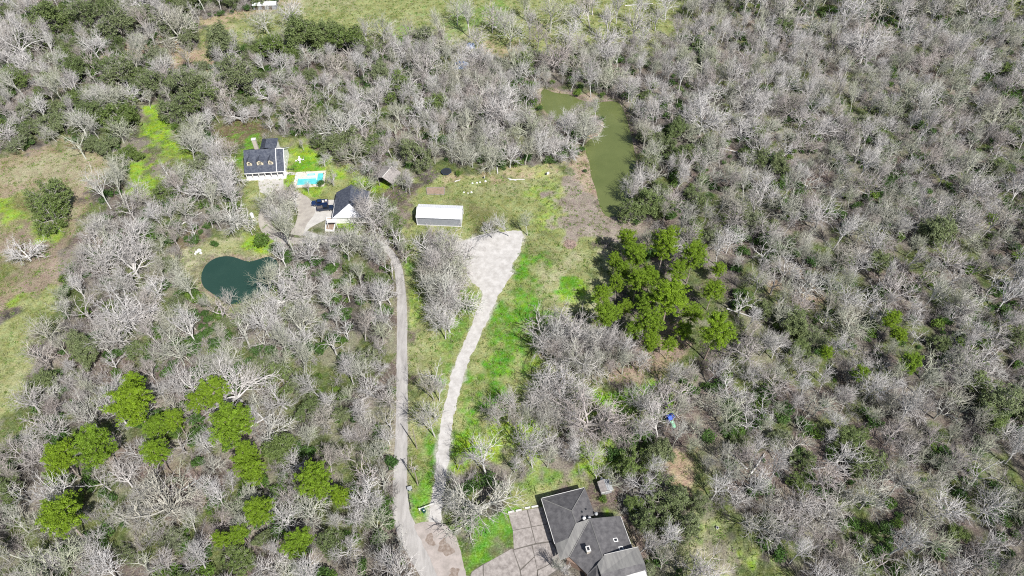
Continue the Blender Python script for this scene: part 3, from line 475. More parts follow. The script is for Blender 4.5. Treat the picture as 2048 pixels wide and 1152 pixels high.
# --- metal shed
FL, FR = G(832, 434.8, 3.6), G(922, 438.5, 3.6); BL = G(837.3, 408.3, 3.6); an = math.atan2(FR.y-FL.y, FR.x-FL.x); L_, D_ = (FR-FL).length, (BL-FL).length
s1 = thing('metal_shed', (FL.x, FL.y, 0), 'long metal shed with white roof and dark grey front wall beside the gravel pad', 'shed', an)
mb = MB(); gable_solid(mb, .12, L_-.12, .12, D_-.12, 0, 3.5, 4.75); mb.build('wall', M['greymetal'], s1)
mb = MB(); mb.slab([(-.1, 0, 3.62), (L_+.1, 0, 3.62), (L_+.1, D_/2, 4.95), (-.1, D_/2, 4.95)], .1); mb.build('roof', M['whitemetal'], s1)
mb = MB(); mb.slab([(-.1, D_+.1, 3.6), (-.1, D_/2, 4.95), (L_+.1, D_/2, 4.95), (L_+.1, D_+.1, 3.6)], .1); mb.build('roof', M['whitemetal'], s1)
mb = MB()
for k in range(26):
    u = .2+k*(L_-.4)/25
    mb.slab([(u-.02, -.1, 3.64), (u+.02, -.1, 3.64), (u+.02, D_/2, 4.99), (u-.02, D_/2, 4.99)], .04); mb.slab([(u-.02, D_+.1, 3.64), (u-.02, D_/2, 4.99), (u+.02, D_/2, 4.99), (u+.02, D_+.1, 3.64)], .04)
mb.build('roof_ribs', M['whitemetal'], s1)
MB().box((L_/2, D_/2, 5.0), (L_+.2, .35, .07)).build('ridge_cap', M['whitemetal'], s1)
MB().box((L_/2, -.15, 3.53), (L_+.2, .08, .10)).build('gutter', M['greymetal'], s1)
for u, v in ((.1, .1), (L_-.1, .1), (L_-.1, D_-.1), (.1, D_-.1)): MB().box((u, v, 1.75), (.2, .2, 3.5)).build('corner_trim', M['whitemetal'], s1)
MB().box((L_-.09, D_/2, 1.6), (.1, 3.2, 3.0)).build('roller_door', M['whitemetal'], s1)
MB().box((L_/2, .07, .14), (L_-.4, .12, .22)).build('base_trim', M['trim'], s1)

# --- weathered open barn
b1 = thing('open_barn', (0, 0, 0), 'small weathered open sided barn with grey roof under bare trees', 'barn')
c4 = [G(745.7, 354, 3.0), G(768.6, 332, 3.0), G(802, 345, 3.0), G(786, 369, 3.0)]
r0, r1 = (c4[0]+c4[3])/2+Vector((0, 0, 1.5)), (c4[1]+c4[2])/2+Vector((0, 0, 1.5))
MB().slab([c4[0], r0, r1, c4[1]], .12).build('roof', M['oldwood'], b1); MB().slab([r0, c4[3], c4[2], r1], .12).build('roof', M['oldwood'], b1)
MB().tube([r0+Vector((0, 0, .04)), r1+Vector((0, 0, .04))], .12, 5).build('ridge_cap', M['trim'], b1)
cc = sum(c4, Vector())/4
for p in c4+[(c4[0]+c4[1])/2, (c4[2]+c4[3])/2]:
    q = cc+(p-cc)*.9; MB().box((q.x, q.y, 1.5), (.25, .25, 3.0)).build('post', M['oldwood'], b1)
q0, q1 = cc+(c4[1]-cc)*.9, cc+(c4[2]-cc)*.9; mb = MB()
for k in range(14): q = q0.lerp(q1, (k+.5)/14); mb.box((q.x, q.y, 1.3), (.42, .08, 2.6), math.atan2(q1.y-q0.y, q1.x-q0.x))
mb.build('back_wall', M['oldwood'], b1)

# --- dark roofed house at the foot of the picture
O2 = G(1083, 997, 3.0); h2 = thing('house', (O2.x, O2.y, 0), 'sprawling dark grey roofed house with chimney, skylights and concrete forecourt', 'house', R(14.5))
mb = MB()
mb.prism([(.5, -.5), (10.5, -.5), (10.5, -6.6), (7.2, -8.2), (7.2, -11), (.5, -11)], 0, 2.85); mb.build('wall', M['redbrick'], h2)
MB().prism([(1.6, -10.98), (7.6, -10.98), (7.6, -9.2), (16.3, -9.4), (16.3, -17.0), (17.1, -17.6), (17.1, -25), (5, -25), (5, -18.4), (1.6, -15.4)], 0, 2.80).build('wall', M['redbrick'], h2)
def rp(name, pts, m, lab=None):
    o = MB().slab(pts, .14).build(name, m, h2)
    if lab: o['label'] = lab
    return o
T, S_ = (5.6, -5.7, 5.6), (5.7, -8.8, 5.6); R1, R2 = (9.1, -8.6, 5.75), (9.1, -18.2, 5.75); VV = (3.3, -11.3, 4.55)
rp('roof', [(0, 0, 3), (0, -11.3, 3), VV, S_, T], M['greyroof']); rp('roof', [(0, 0, 3), T, (11, 0, 3)], M['greyroof']); rp('roof', [(11, 0, 3), T, S_, (7.6, -8.3, 4.55), (11.2, -7.0, 3)], M['greyroof'])
rp('roof', [S_, VV, (2.2, -15.1, 3.45), R1], M['paleroof'], 'pale streaked roof slope'); rp('roof', [VV, (0, -11.3, 3.0), (0, -15.2, 2.95), (2.2, -15.1, 3.45)], M['paleroof'], 'pale low roof over the side door')
rp('roof', [R1, (2.2, -15.1, 3.45), (5.0, -19.6, 3.0), (7.6, -19.6, 4.6), R2], M['greyroof']); rp('roof', [R1, R2, (9.2, -17.3, 5.7), (16.9, -17.2, 3.0), (16.9, -8.8, 3.0)], M['greyroof'])
rp('roof', [(9.6, -17.35, 5.85), (17.8, -17.35, 5.0), (17.8, -21.2, 5.6), (7.4, -21.2, 5.9), (7.4, -18.9, 5.65)], M['paleroof'], 'pale streaked lower roof slope'); rp('roof', [(7.4, -21.2, 5.9), (17.8, -21.2, 5.6), (17.8, -25.4, 3.0), (7.4, -25.4, 3.0)], M['greyroof']); rp('roof', [(7.4, -18.9, 5.6), (7.4, -25.4, 3.0), (4.6, -25.4, 3.0), (5.0, -19.6, 3.0)], M['greyroof'])
MB().prism([(9.7, -17.45), (17.5, -17.45), (17.5, -25), (9.7, -25)], 2.82, 4.75).build('gable_wall', M['trim'], h2)
mb = MB(); MB().tube([(9.6, -17.32, 5.82), (17.85, -17.32, 4.97)], .07, 4).build('flashing', M['trim'], h2)
for a, b2 in (((0, 0, 3.02), T), ((11, 0, 3.02), T), (T, S_), (R1, R2), (R1, (2.2, -15.1, 3.5)), (S_, VV)):
    MB().tube([Vector(a)+Vector((0, 0, .03)), Vector(b2)+Vector((0, 0, .03))], .11, 4).build('ridge_cap', M['paleroof'], h2)
for c_, s_ in (((-.07, -5.6, 2.9), (.12, 11.3, .2)), ((5.5, .07, 2.9), (11, .12, .2)), ((16.97, -13, 2.9), (.12, 8.2, .2))): MB().box(c_, s_).build('gutter', M['trim'], h2)
chm = MB().box((6.4, -15.4, 5.3), (.8, 1.1, 2.2)).build('chimney', M['brick'], h2); MB().box((6.4, -15.4, 6.45), (1.0, 1.3, .14)).build('chimney_cap', M['trim'], chm); MB().box((6.4, -15.4, 6.55), (.5, .7, .12)).build('chimney_flue', M['black'], chm)
for u, v in ((13.6, -14.3), (14.2, -16.4)):
    z = 5.7-(u-9.1)*(2.7/7.8); f = MB(); dz = 2.7/7.8
    P = [(u-.55, v-.45, z+.55*dz+.10), (u+.55, v-.45, z-.55*dz+.10), (u+.55, v+.45, z-.55*dz+.10), (u-.55, v+.45, z+.55*dz+.10)]
    fo = f.slab(P, .2).build('skylight', M['white'], h2); MB().slab([(u-.35, v-.27, z+.35*dz+.13), (u+.35, v-.27, z-.35*dz+.13), (u+.35, v+.27, z-.35*dz+.13), (u-.35, v+.27, z+.35*dz+.13)], .05).build('pane', M['glass'], fo)
for u, v, z, m in ((8.0, -8.0, 4.9, 'white'), (9.3, -8.1, 4.4, 'white'), (11.4, -7.1, 3.4, 'steel')):
    mb = MB(); mb.tube([(u, v, z-.6), (u, v, z)], .16, 8); mb.tube([(u, v, z), (u, v, z+.18), (u, v, z+.42), (u, v, z+.58)], [.3, .46, .42, .12], 10); o = mb.build('turbine_vent', M[m], h2, True)
for u, v in ((8.1, -6.2), (9.3, -5.6)):
    z = 5.6-(u-5.6)*(2.6/5.5); mb = MB(); mb.tube([(u, v, z-.1), (u, v, z+.35)], .2, 8); mb.build('roof_vent', M['black'], h2)
for v in (-2.5, -5, -7.5): window(h2, (.47, v, 1.6), 1.3, 1.2, 'w')
sheet('forecourt_joints', GP([(780+.293*a, 880+.293*b) for a, b in ((808,498),(1040,456),(1110,690),(1175,800),(1180,870),(1085,935),(1000,965),(535,965),(558,898),(640,845),(845,742),(838,620))]), .022, M['joint'], 'earth filled joints between the forecourt slabs')
# the concrete forecourt, slab by slab
dv = thing('concrete_forecourt', (O2.x-4, O2.y-8, 0), 'stained concrete forecourt of joined slabs left of the dark roofed house', 'driveway')
for z4 in ([(808, 500), (932, 478), (962, 592), (838, 615)], [(940, 476), (1040, 458), (1080, 570), (968, 590)], [(840, 620), (962, 597), (990, 705), (845, 745)], [(968, 595), (1082, 575), (1105, 688), (995, 703)],
           [(845, 752), (965, 722), (985, 795), (890, 880), (845, 760)], [(640, 850), (835, 740), (884, 890), (895, 960), (640, 960)], [(893, 892), (985, 802), (1003, 888), (1000, 960), (903, 960)], [(973, 718), (1100, 698), (1165, 800), (1060, 860), (1006, 885)], [(1012, 890), (1062, 866), (1165, 806), (1175, 860), (1080, 925), (1008, 960)], [(560, 900), (632, 855), (634, 960), (540, 960)]):
    P = GP([(780+.293*a, 880+.293*b) for a, b in z4]); o = MB().prism([p-dv.location for p in P], -.02, .04+random.Random(len(z4)+z4[0][0]).uniform(0, .02)).build('concrete_slab', M['concrete'], dv)
for k, (a, b, c, d_) in enumerate(((806, 498, 848, 488), (858, 486, 898, 478), (922, 468, 955, 462), (966, 460, 1012, 452))):
    p, q = G(780+.293*a, 880+.293*b), G(780+.293*c, 880+.293*d_); m_ = (p+q)/2
    o = MB().box((0, 0, .17), ((q-p).length, .35, .34)).build('wheel_stop', M['trim'], None, False, (m_.x, m_.y, .03)); o.rotation_euler.z = math.atan2(q.y-p.y, q.x-p.x)
    tag(o, ('leftmost pale concrete wheel stop along the top of the forecourt', 'second pale concrete wheel stop from the left on the forecourt', 'third pale concrete wheel stop from the left on the forecourt', 'pale concrete wheel stop nearest the dark roofed house')[k], 'wheel stop', 'wheel stops along the forecourt')
# small garden shed behind it
gs = thing('garden_shed', (G(1209, 978).x, G(1209, 978).y, 0), 'small grey metal garden shed under a bare tree behind the dark roofed house', 'shed', R(15))
mb = MB(); gable_solid(mb, -1.3, 1.3, -1.4, 1.4, 0, 1.9, 2.35); o = mb.build('wall', M['steel'], gs); o.rotation_euler.z = R(90)
MB().slab([(-1.6, -1.5, 1.9), (0, -1.5, 2.5), (0, 1.5, 2.5), (-1.6, 1.5, 1.9)], .06).build('roof', M['oldwood'], gs)['label'] = 'leaf littered roof slope'; MB().slab([(0.01, -1.5, 2.5), (1.6, -1.5, 1.9), (1.6, 1.5, 1.9), (.01, 1.5, 2.5)], .06).build('roof', M['steel'], gs)
MB().box((0, -1.55, 1.95), (3.2, .1, .2)).build('fascia', M['trim'], gs); MB().box((.2, -1.38, .95), (1.1, .08, 1.8)).build('door', M['steel'], gs)
# far white roofed stable
p = G(507, 20); q = G(553, 20); ls = (q-p).length
st = thing('stable', (p.x, p.y, 0), 'long low white roofed stable at the far edge of the top meadow', 'stable', 0.03)
mb = MB(); gable_solid(mb, .1, ls-.1, .1, 3.4, 0, 2.2, 2.9); mb.build('wall', M['greymetal'], st); pitched(st, 'roof', M['whitemetal'], -.1, ls+.1, -.2, 3.7, 2.25, 3.0, .08)
for k in range(3): MB().box((1.6+k*3.2, .07, 1.0), (1.4, .08, 1.9)).build('door', M['darkwood'], st)

# ------------------------------------------------------------------ swimming pool
PO = G(586, 376); pl = thing('swimming_pool', (PO.x, PO.y, 0), 'turquoise swimming pool with raised spa and pale stone deck', 'pool', R(4.5))
for a, b2, c, d_ in ((0, 0, 10.8, 1.3), (0, 1.3, 1.2, 8.3), (10.0, 1.3, 10.8, 8.3), (1.2, 7.1, 10.0, 8.3), (1.2, 5.1, 4.3, 7.1), (7.2, 5.1, 8.0, 7.1), (4.3, 5.1, 7.2, 5.6), (4.3, 6.8, 7.2, 7.1)):
    MB().box(((a+c)/2, (b2+d_)/2, -.2), (c-a-.01, d_-b2-.01, .70)).build('deck_slab', M['deck'], pl)
MB().sheet([Vector(p) for p in ((1.1, 1.2), (10.1, 1.2), (10.1, 7.2), (7.9, 7.2), (7.9, 5.2), (1.1, 5.2))], 0.0).build('pool_water', M['poolwater'], pl)
mb = MB()
for c, s in (((5.75, 5.45, .33), (3.3, .3, .36)), ((5.75, 6.95, .33), (3.3, .3, .36)), ((4.25, 6.2, .33), (.3, 1.2, .36)), ((7.25, 6.2, .33), (.3, 1.2, .36))): mb.box(c, s)
mb.build('spa_wall', M['trim'], pl); MB().sheet([Vector(p) for p in ((4.38, 5.58), (7.12, 5.58), (7.12, 6.82), (4.38, 6.82))], .36).build('spa_water', M['spawater'], pl)
MB().box((5.75, 6.2, .40), (1.7, .12, .14)).build('spa_bench', M['plaster'], pl)
MB().box((4.6, 4.75, -.02), (6.6, .45, .10)).build('pool_step', M['plaster'], pl); MB().box((7.75, 5.3, -.025), (.4, 3.2, .10)).build('pool_step', M['plaster'], pl)
for k, (a, b2) in enumerate(((.55, 4.9), (.55, 3.2), (.55, 6.6))):
    w = pl.matrix_basis if False else None
    c, s = math.cos(R(4.5)), math.sin(R(4.5)); o = thing('sun_lounger', (PO.x+a*c-b2*s, PO.y+a*s+b2*c, .15), ('middle white sun lounger on the pool deck', 'white sun lounger nearest the bushes on the pool deck', 'white sun lounger nearest the house on the pool deck')[k], 'sun lounger', R(94.5), 'sun loungers on the pool deck')
    MB().box((.1, 0, .28), (1.1, .55, .08)).build('seat', M['white'], o); MB().slab([(-.45, -.27, .30), (-.45, .27, .30), (-.95, .27, .68), (-.95, -.27, .68)], .07).build('backrest', M['white'], o)
    for x, y in ((-.4, -.22), (-.4, .22), (.6, -.22), (.6, .22)): MB().box((x, y, .12), (.06, .06, .24)).build('leg', M['white'], o)
sheet('pool_walk', GP([(569, 343), (590, 345), (589, 350), (568, 350)]), .020, M['palecrete'], 'short pale walk between the blue roofed house and the pool')
fo = thing('garden_fence', (G(568, 341).x, G(568, 341).y, 0), 'short dark rail fence between the blue roofed house and the pool', 'fence', .04)
for k in range(5): MB().box((k*.9, 0, .55), (.09, .09, 1.1)).build('post', M['black'], fo)
for z in (.35, .7, 1.05): MB().box((1.8, 0, z), (3.7, .05, .07)).build('rail', M['black'], fo)
# white table and chairs on the lawn
tp = G(600, 322); t = thing('garden_table', tp, 'white garden table on the bright lawn behind the pool', 'table')
MB().tube([(0, 0, .70), (0, 0, .75)], .75, 14).build('table_top', M['white'], t); MB().tube([(0, 0, 0), (0, 0, .7)], [.3, .06], 8).build('pedestal', M['white'], t)
for k, lab in enumerate(('white garden chair right of the white lawn table', 'white garden chair behind the white lawn table', 'white garden chair left of the white lawn table', 'white garden chair in front of the white lawn table')):
    a = k*math.pi/2+.3; o = thing('garden_chair', (tp.x+1.25*math.cos(a), tp.y+1.25*math.sin(a), 0), lab, 'chair', a-math.pi/2, 'white chairs around the lawn table')
    MB().box((0, 0, .43), (.55, .55, .06)).build('seat', M['white'], o); MB().box((0, .27, .72), (.55, .06, .55)).build('backrest', M['white'], o)
    for x, y in ((-.24, -.24), (.24, -.24), (-.24, .24), (.24, .24)): MB().box((x, y, .2), (.06, .06, .4)).build('leg', M['white'], o)

# ------------------------------------------------------------------ pickups
def pickup(loc, rz, paint, bedmat, label, load):
    t = thing('pickup_truck', loc, label, 'pickup truck', rz)
    prof = [(-2.75, .55), (2.75, .55), (2.80, .95), (2.65, 1.12), (1.35, 1.22), (-.35, 1.22), (-2.78, 1.22)]
    b = MB(); n = len(prof); P = [(x, -.95, z) for x, z in prof]+[(x, .95, z) for x, z in prof]
    for i_, (x, y, z) in enumerate(P):
        if z < .6 or z > 1.0: P[i_] = (x, y*.965, z)
    b.add(P, [tuple(range(n)), tuple(range(2*n-1, n-1, -1))]+[(i_+n, (i_+1) % n+n, (i_+1) % n, i_) for i_ in range(n)]); b.build('body', paint, t)
    c = MB(); c.add([(1.35, -.86, 1.2), (1.35, .86, 1.2), (-.75, .86, 1.2), (-.75, -.86, 1.2), (.65, -.68, 1.86), (.65, .68, 1.86), (-.6, .68, 1.86), (-.6, -.68, 1.86)], [(4, 5, 6, 7), (0, 3, 2, 1), (0, 1, 5, 4), (1, 2, 6, 5), (2, 3, 7, 6), (3, 0, 4, 7)]); c.build('cab', paint, t)
    g = MB().slab([(1.30, -.74, 1.27), (1.30, .74, 1.27), (.72, .60, 1.84), (.72, -.60, 1.84)], .02); g.build('windscreen', M['glass'], t).location = (.02, 0, .02)
    MB().add([(-.77, -.7, 1.3), (-.77, .7, 1.3), (-.64, .58, 1.78), (-.64, -.58, 1.78)], [(0, 1, 2, 3), (3, 2, 1, 0)]).build('rear_window', M['glass'], t)
    for s in (-1, 1): MB().add([(1.1, s*.865, 1.26), (-.6, s*.865, 1.26), (-.5, s*.725, 1.78), (.6, s*.725, 1.78)], [(0, 1, 2, 3), (3, 2, 1, 0)]).build('side_window', M['glass'], t)
    MB().box((-1.72, 0, 1.235), (1.9, 1.5, .04)).build('bed_floor', bedmat, t)
    for c_, s_ in (((-1.72, .86, 1.36), (2.0, .14, .28)), ((-1.72, -.86, 1.36), (2.0, .14, .28)), ((-2.72, 0, 1.36), (.12, 1.86, .28))): MB().box(c_, s_).build('bed_side', paint, t)
    for c_, s_, m in load: MB().box(c_, s_, .2).build('bed_toolbox', m, t)
    for x in (-1.75, 1.75):
        for s in (-1, 1):
            w = MB().tube([(x, s*.72, .38), (x, s*.98, .38)], .38, 14).build('wheel', M['rubber'], t); MB().tube([(x, s*.975, .38), (x, s*1.0, .38)], .22, 10).build('rim', M['chrome'], w)
    for s in (-1, 1): MB().box((2.76, s*.7, .95), (.08, .34, .2)).build('headlight', M['lamp'], t); MB().box((-2.79, s*.84, .98), (.06, .16, .3)).build('taillight', M['red'], t); MB().box((1.0, s*1.02, 1.28), (.16, .18, .16)).build('mirror', paint, t)
    MB().box((2.84, 0, .62), (.12, 1.84, .2)).build('bumper', M['chrome'], t); MB().box((-2.84, 0, .62), (.12, 1.84, .2)).build('bumper', M['chrome'], t)
a = G(640.5, 409); pickup((a.x, a.y, .03), R(187), M['blue'], M['bedliner'], 'bright blue pickup with pale load in its bed, facing the loop drive', [((-1.2, .2, 1.42), (.6, 1.0, .3), M['trim']), ((-2.2, -.3, 1.38), (.5, .6, .24), M['white'])])
a = G(651.5, 419.5); pickup((a.x, a.y, .03), R(7), M['navy'], M['bedliner'], 'dark blue pickup with empty dark bed, nosed up to the garage', [((-1.05, 0, 1.40), (.45, 1.4, .26), M['bedliner'])])
# white edged bed
pb = thing('garden_bed', (0, 0, 0), 'white edged rectangular garden bed beside the garage pad', 'garden bed'); c4 = GP([(654, 437), (673, 437), (668, 463), (651.5, 462)])
for k in range(4):
    p, q = c4[k], c4[(k+1) % 4]; m_ = (p+q)/2; MB().box((m_.x, m_.y, .3), ((q-p).length+(.36 if k % 2 == 0 else -.37), .36, .6), math.atan2(q.y-p.y, q.x-p.x)).build('edge_wall', M['white'], pb)
MB().sheet(c4, .25).build('soil', M['soil'], pb)

# ------------------------------------------------------------------ small things about the place
def upole(px, py, h, label, arm):
    p = G(px, py); t = thing('utility_pole', p, label, 'utility pole', .3, 'utility poles beside the asphalt road')
    MB().tube([(0, 0, 0), (0, 0, h*.5), (0, 0, h)], [.17, .145, .11], 8).build('pole', M['polewood'], t)
    if arm: MB().box((0, 0, h-.5), (2.0, .1, .12)).build('cross_arm', M['polewood'], t); MB().tube([(.2, 0, h-1.7), (.2, 0, h-.8)], .2, 8).build('transformer', M['steel'], t)
    for x in ((-.8, .8) if arm else (0,)): MB().tube([(x, 0, h-.44 if arm else h), (x, 0, h-.2 if arm else h+.2)], [.06, .03], 6).build('insulator', M['trim'], t)
upole(834, 897, 10.4, 'bare wooden utility pole farther up beside the asphalt road', False); upole(836, 971, 10.6, 'wooden utility pole with cross arm nearest the pale apron', True)
p = G(820, 979); t = thing('utility_cabinet', p, 'small teal utility cabinet at the foot of the wooden pole', 'utility cabinet', .3); MB().box((0, 0, .45), (1.1, .8, .9)).build('cabinet', M['bingreen'], t); MB().box((0, 0, .93), (1.2, .9, .06)).build('lid', M['steel'], t); MB().box((0, -.41, .45), (.5, .03, .7)).build('door', M['steel'], t)
p = G(848, 1024); t = thing('wheeled_bin', p, 'dark green wheeled bin on the grass by the lane gate', 'bin', .6)
MB().add([(-.3, -.35, .1), (.3, -.35, .1), (.3, .35, .1), (-.3, .35, .1), (-.38, -.45, 1.05), (.38, -.45, 1.05), (.38, .45, 1.05), (-.38, .45, 1.05)], [(3, 2, 1, 0), (4, 5, 6, 7), (0, 1, 5, 4), (1, 2, 6, 5), (2, 3, 7, 6), (3, 0, 4, 7)]).build('body', M['bingreen'], t); MB().slab([(-.42, -.5, 1.08), (.42, -.5, 1.08), (.42, .5, 1.18), (-.42, .5, 1.18)], .06).build('lid', M['bingreen'], t)
for s in (-.33, .33): MB().tube([(s-.04, .4, .12), (s+.04, .4, .12)], .12, 8).build('wheel', M['rubber'], t)
MB().box((0, .52, 1.0), (.6, .06, .06)).build('handle', M['bingreen'], t); MB().box((.05, -.1, 1.16), (.3, .25, .03)).build('sticker', M['white'], t)
p, q = G(839, 1021), G(871, 1009); t = thing('pipe_gate', p, 'pale single rail gate across the foot of the gravel lane', 'gate', math.atan2(q.y-p.y, q.x-p.x)); L2 = (q-p).length
MB().tube([(0, 0, 1.0), (L2, 0, 1.0)], .10, 6).build('rail', M['trim'], t); MB().box((0, 0, .6), (.24, .24, 1.2)).build('post', M['white'], t); MB().box((L2, 0, .55), (.16, .16, 1.1)).build('post', M['trim'], t); MB().tube([(0, 0, .35), (L2*.55, 0, 1.0)], .05, 6).build('brace', M['trim'], t)
p, q = G(816, 986), G(821, 1018); tag(MB().tube([p+Vector((0, 0, .08)), q+Vector((0, 0, .08))], .10, 6).build('drain_pipe', M['black']), 'long dark pipe lying along the road verge below the cabinet', 'pipe')
# trampoline
p = G(893, 346.5); t = thing('trampoline', p, 'round black trampoline at the edge of the wood beyond the metal shed', 'trampoline'); r = 1.85
MB().tube([(0, 0, .88), (0, 0, .90)], r-.3, 28).build('mat', M['black'], t); mb = MB(); a0 = [(math.cos(k*math.tau/28), math.sin(k*math.tau/28)) for k in range(28)]
P = [(x*(r-.32), y*(r-.32), .93) for x, y in a0]+[(x*r, y*r, .93) for x, y in a0]+[(x*r, y*r, .86) for x, y in a0]; mb.add(P, [(k, k+28, (k+1) % 28+28, (k+1) % 28) for k in range(28)]+[(k+28, k+56, (k+1) % 28+56, (k+1) % 28+28) for k in range(28)]); mb.build('pad', mat('trampoline_pad', (.03, .04, .06), .6), t)
for k in range(6): a = k*math.tau/6; MB().tube([(math.cos(a)*r*.97, math.sin(a)*r*.97, 0), (math.cos(a)*r*.97, math.sin(a)*r*.97, .88)], .04, 6).build('leg', M['steel'], t)
# bare soil bed with plank edge
c4 = GP([(853, 376), (889, 375), (889, 390), (854, 389)]); t = thing('vegetable_bed', (0, 0, 0), 'bare brown vegetable bed with plank edging beyond the metal shed', 'vegetable bed')
MB().prism(c4, -.05, .12).build('soil', M['soil'], t)
for k in range(4): p, q = c4[k], c4[(k+1) % 4]; m_ = (p+q)/2; MB().box((m_.x, m_.y, .13), ((q-p).length+.05, .12, .3), math.atan2(q.y-p.y, q.x-p.x)).build('plank', M['oldwood'], t)
rs = random.Random(5)
def stone(px, py, s, label, grp=None, m='stone', name='stone', cat='stone'):
    bm = bmesh.new(); bmesh.ops.create_icosphere(bm, subdivisions=2, radius=s)
    for v in bm.verts: n_ = mnoise.noise(v.co*1.6/s+Vector((px, py, 0))); v.co *= 1+.35*n_; v.co.z *= .65
    me_ = bpy.data.meshes.new(name); bm.to_mesh(me_); bm.free(); me_.materials.append(M[m]); o = bpy.data.objects.new(name, me_); col.objects.link(o); p = G(px, py); o.location = (p.x, p.y, s*.35); o.rotation_euler.z = rs.random()*6; return tag(o, label, cat, grp)
for px, py, s, lb in ((928, 385, .32, 'leftmost of the three white stones beyond the metal shed'), (936, 386.5, .26, 'middle of the three white stones beyond the metal shed'), (943, 385, .38, 'rightmost of the three white stones beyond the metal shed')): stone(px, py, s, lb, 'white stones on the meadow', 'white')
for px, py, s, lb in ((945, 367, .36, 'leftmost pale sack in the row on the green weeds'), (954, 366, .36, 'second pale sack from the left in the row on the weeds'), (960, 365, .34, 'third pale sack from the left in the row on the weeds'), (971, 363, .4, 'rightmost pale sack in the row on the green weeds')): stone(px, py, s, lb, 'pale sacks in a row on the weeds', 'white', 'sack', 'sack')
for px, py, s, lb in ((394, 505, .55, 'largest pale boulder above the round pond'), (399, 502, .7, 'pale boulder at the right of the heap above the round pond'), (402, 507, .45, 'lower pale boulder of the heap above the round pond'), (391, 508, .4, 'small pale boulder at the left of the heap above the round pond')): stone(px, py, s, lb, 'pale boulders above the round pond', 'white', 'boulder', 'boulder')
def log(px, py, qx, qy, r_, label, m='limb'):
    p, q = G(px, py), G(qx, qy); k = [p.lerp(q, t_)+Vector((rs.uniform(-.15, .15), rs.uniform(-.15, .15), r_)) for t_ in (0, .3, .6, 1)]; return tag(MB().tube(k, [r_, r_*.95, r_*.85, r_*.7], 8).build('fallen_log', M[m]), label, 'log')
log(910, 364, 921, 360, .2, 'short pale plank like log near the trampoline'); log(1018, 361, 1050, 359, .22, 'long pale log lying on the far side of the meadow'); log(1015, 357, 1032, 362, .16, 'short pale log leaning against the long one')
for (a, b2, c, d_, lb) in ((490, 808, 540, 850, 'grey trunk fallen across the leaves right of the left pine group'), (455, 880, 545, 828, 'long pale trunk lying by the brown puddle in the left wood'), (330, 1000, 410, 955, 'thin pale trunk lying below the smallest left pine'), (1740, 500, 1700, 520, 'pale trunk lying in the right wood'), (1250, 12, 1305, 8, 'pale fallen trunk on the top meadow')): log(a, b2, c, d_, .24, lb)
p = G(1096, 349); t = thing('target_stand', p, 'small white stand with a black panel on the far side of the meadow', 'stand', .3); MB().box((0, 0, .6), (.9, .12, 1.1)).build('board', M['white'], t); MB().box((-.75, -.1, .65), (.5, .1, .9)).build('panel', M['black'], t)
for x in (-.4, .4): MB().box((x, .1, .5), (.08, .4, 1.0)).build('leg', M['white'], t)
p = G(969, 357); t = thing('garden_post', p, 'thin white post with a dark box standing by the pale sacks', 'post'); MB().box((0, 0, .7), (.14, .14, 1.4)).build('post', M['white'], t); MB().box((-.35, 0, .5), (.5, .3, .5)).build('box', M['black'], t)
p = G(989, 57); t = thing('feed_trough', p, 'small white feed trough on the top meadow', 'trough'); MB().box((0, 0, .45), (2.0, .9, .1)).build('tray', M['white'], t)
for c_, s_ in (((0, .45, .6), (2.0, .08, .4)), ((0, -.45, .6), (2.0, .08, .4)), ((1, 0, .6), (.08, .82, .4)), ((-1, 0, .6), (.08, .82, .4))): MB().box(c_, s_).build('side', M['white'], t)
for x in (-.8, .8): MB().box((x, 0, .2), (.1, .7, .4)).build('leg', M['white'], t)
p = G(506, 436); t = thing('water_tank', p, 'white upright tank on a stand left of the loop drive', 'tank'); MB().tube([(0, 0, .5), (0, 0, 1.9), (0, 0, 2.25), (0, 0, 2.4)], [.6, .6, .4, .12], 14).build('tank', M['white'], t)
for k in range(4): a = k*math.pi/2; MB().box((.42*math.cos(a), .42*math.sin(a), .25), (.1, .1, .5)).build('leg', M['white'], t)
p = G(569, 417); t = thing('garden_bench', p, 'white garden bench among the trees on the drive island', 'bench', .2); MB().box((0, 0, .45), (1.6, .5, .07)).build('seat', M['white'], t); MB().box((0, .26, .75), (1.6, .06, .5)).build('backrest', M['white'], t)
for x in (-.7, .7): MB().box((x, 0, .2), (.08, .45, .42)).build('leg', M['white'], t)
# burn pile
p = G(1140, 489); t = thing('brush_pile', p, 'round pile of cut pinkish sticks on the meadow by the pine grove', 'brush pile'); bp_ = MB(); rs = random.Random(8)
for k in range(230):
    a, d_ = rs.random()*6.28, 1.9*math.sqrt(rs.random()); z = (1.9-d_)*.35*rs.random()+.08; b2 = rs.random()*6.28; l = rs.uniform(.5, 1.4); c = Vector((d_*math.cos(a), d_*math.sin(a), z)); v = Vector((math.cos(b2), math.sin(b2), rs.uniform(-.15, .35)))*l/2
    bp_.tube([c-v, c+v], rs.uniform(.03, .09), 4)
bp_.build('sticks', M['sticks'], t)['kind'] = 'stuff'
for k in range(14):
    a = k/14*6.28; o = stone(1140, 489, .22, None, None, 'soil', 'ring_stone', None); o.location = (1.95*math.cos(a), 1.95*math.sin(a), .08); o.parent = t
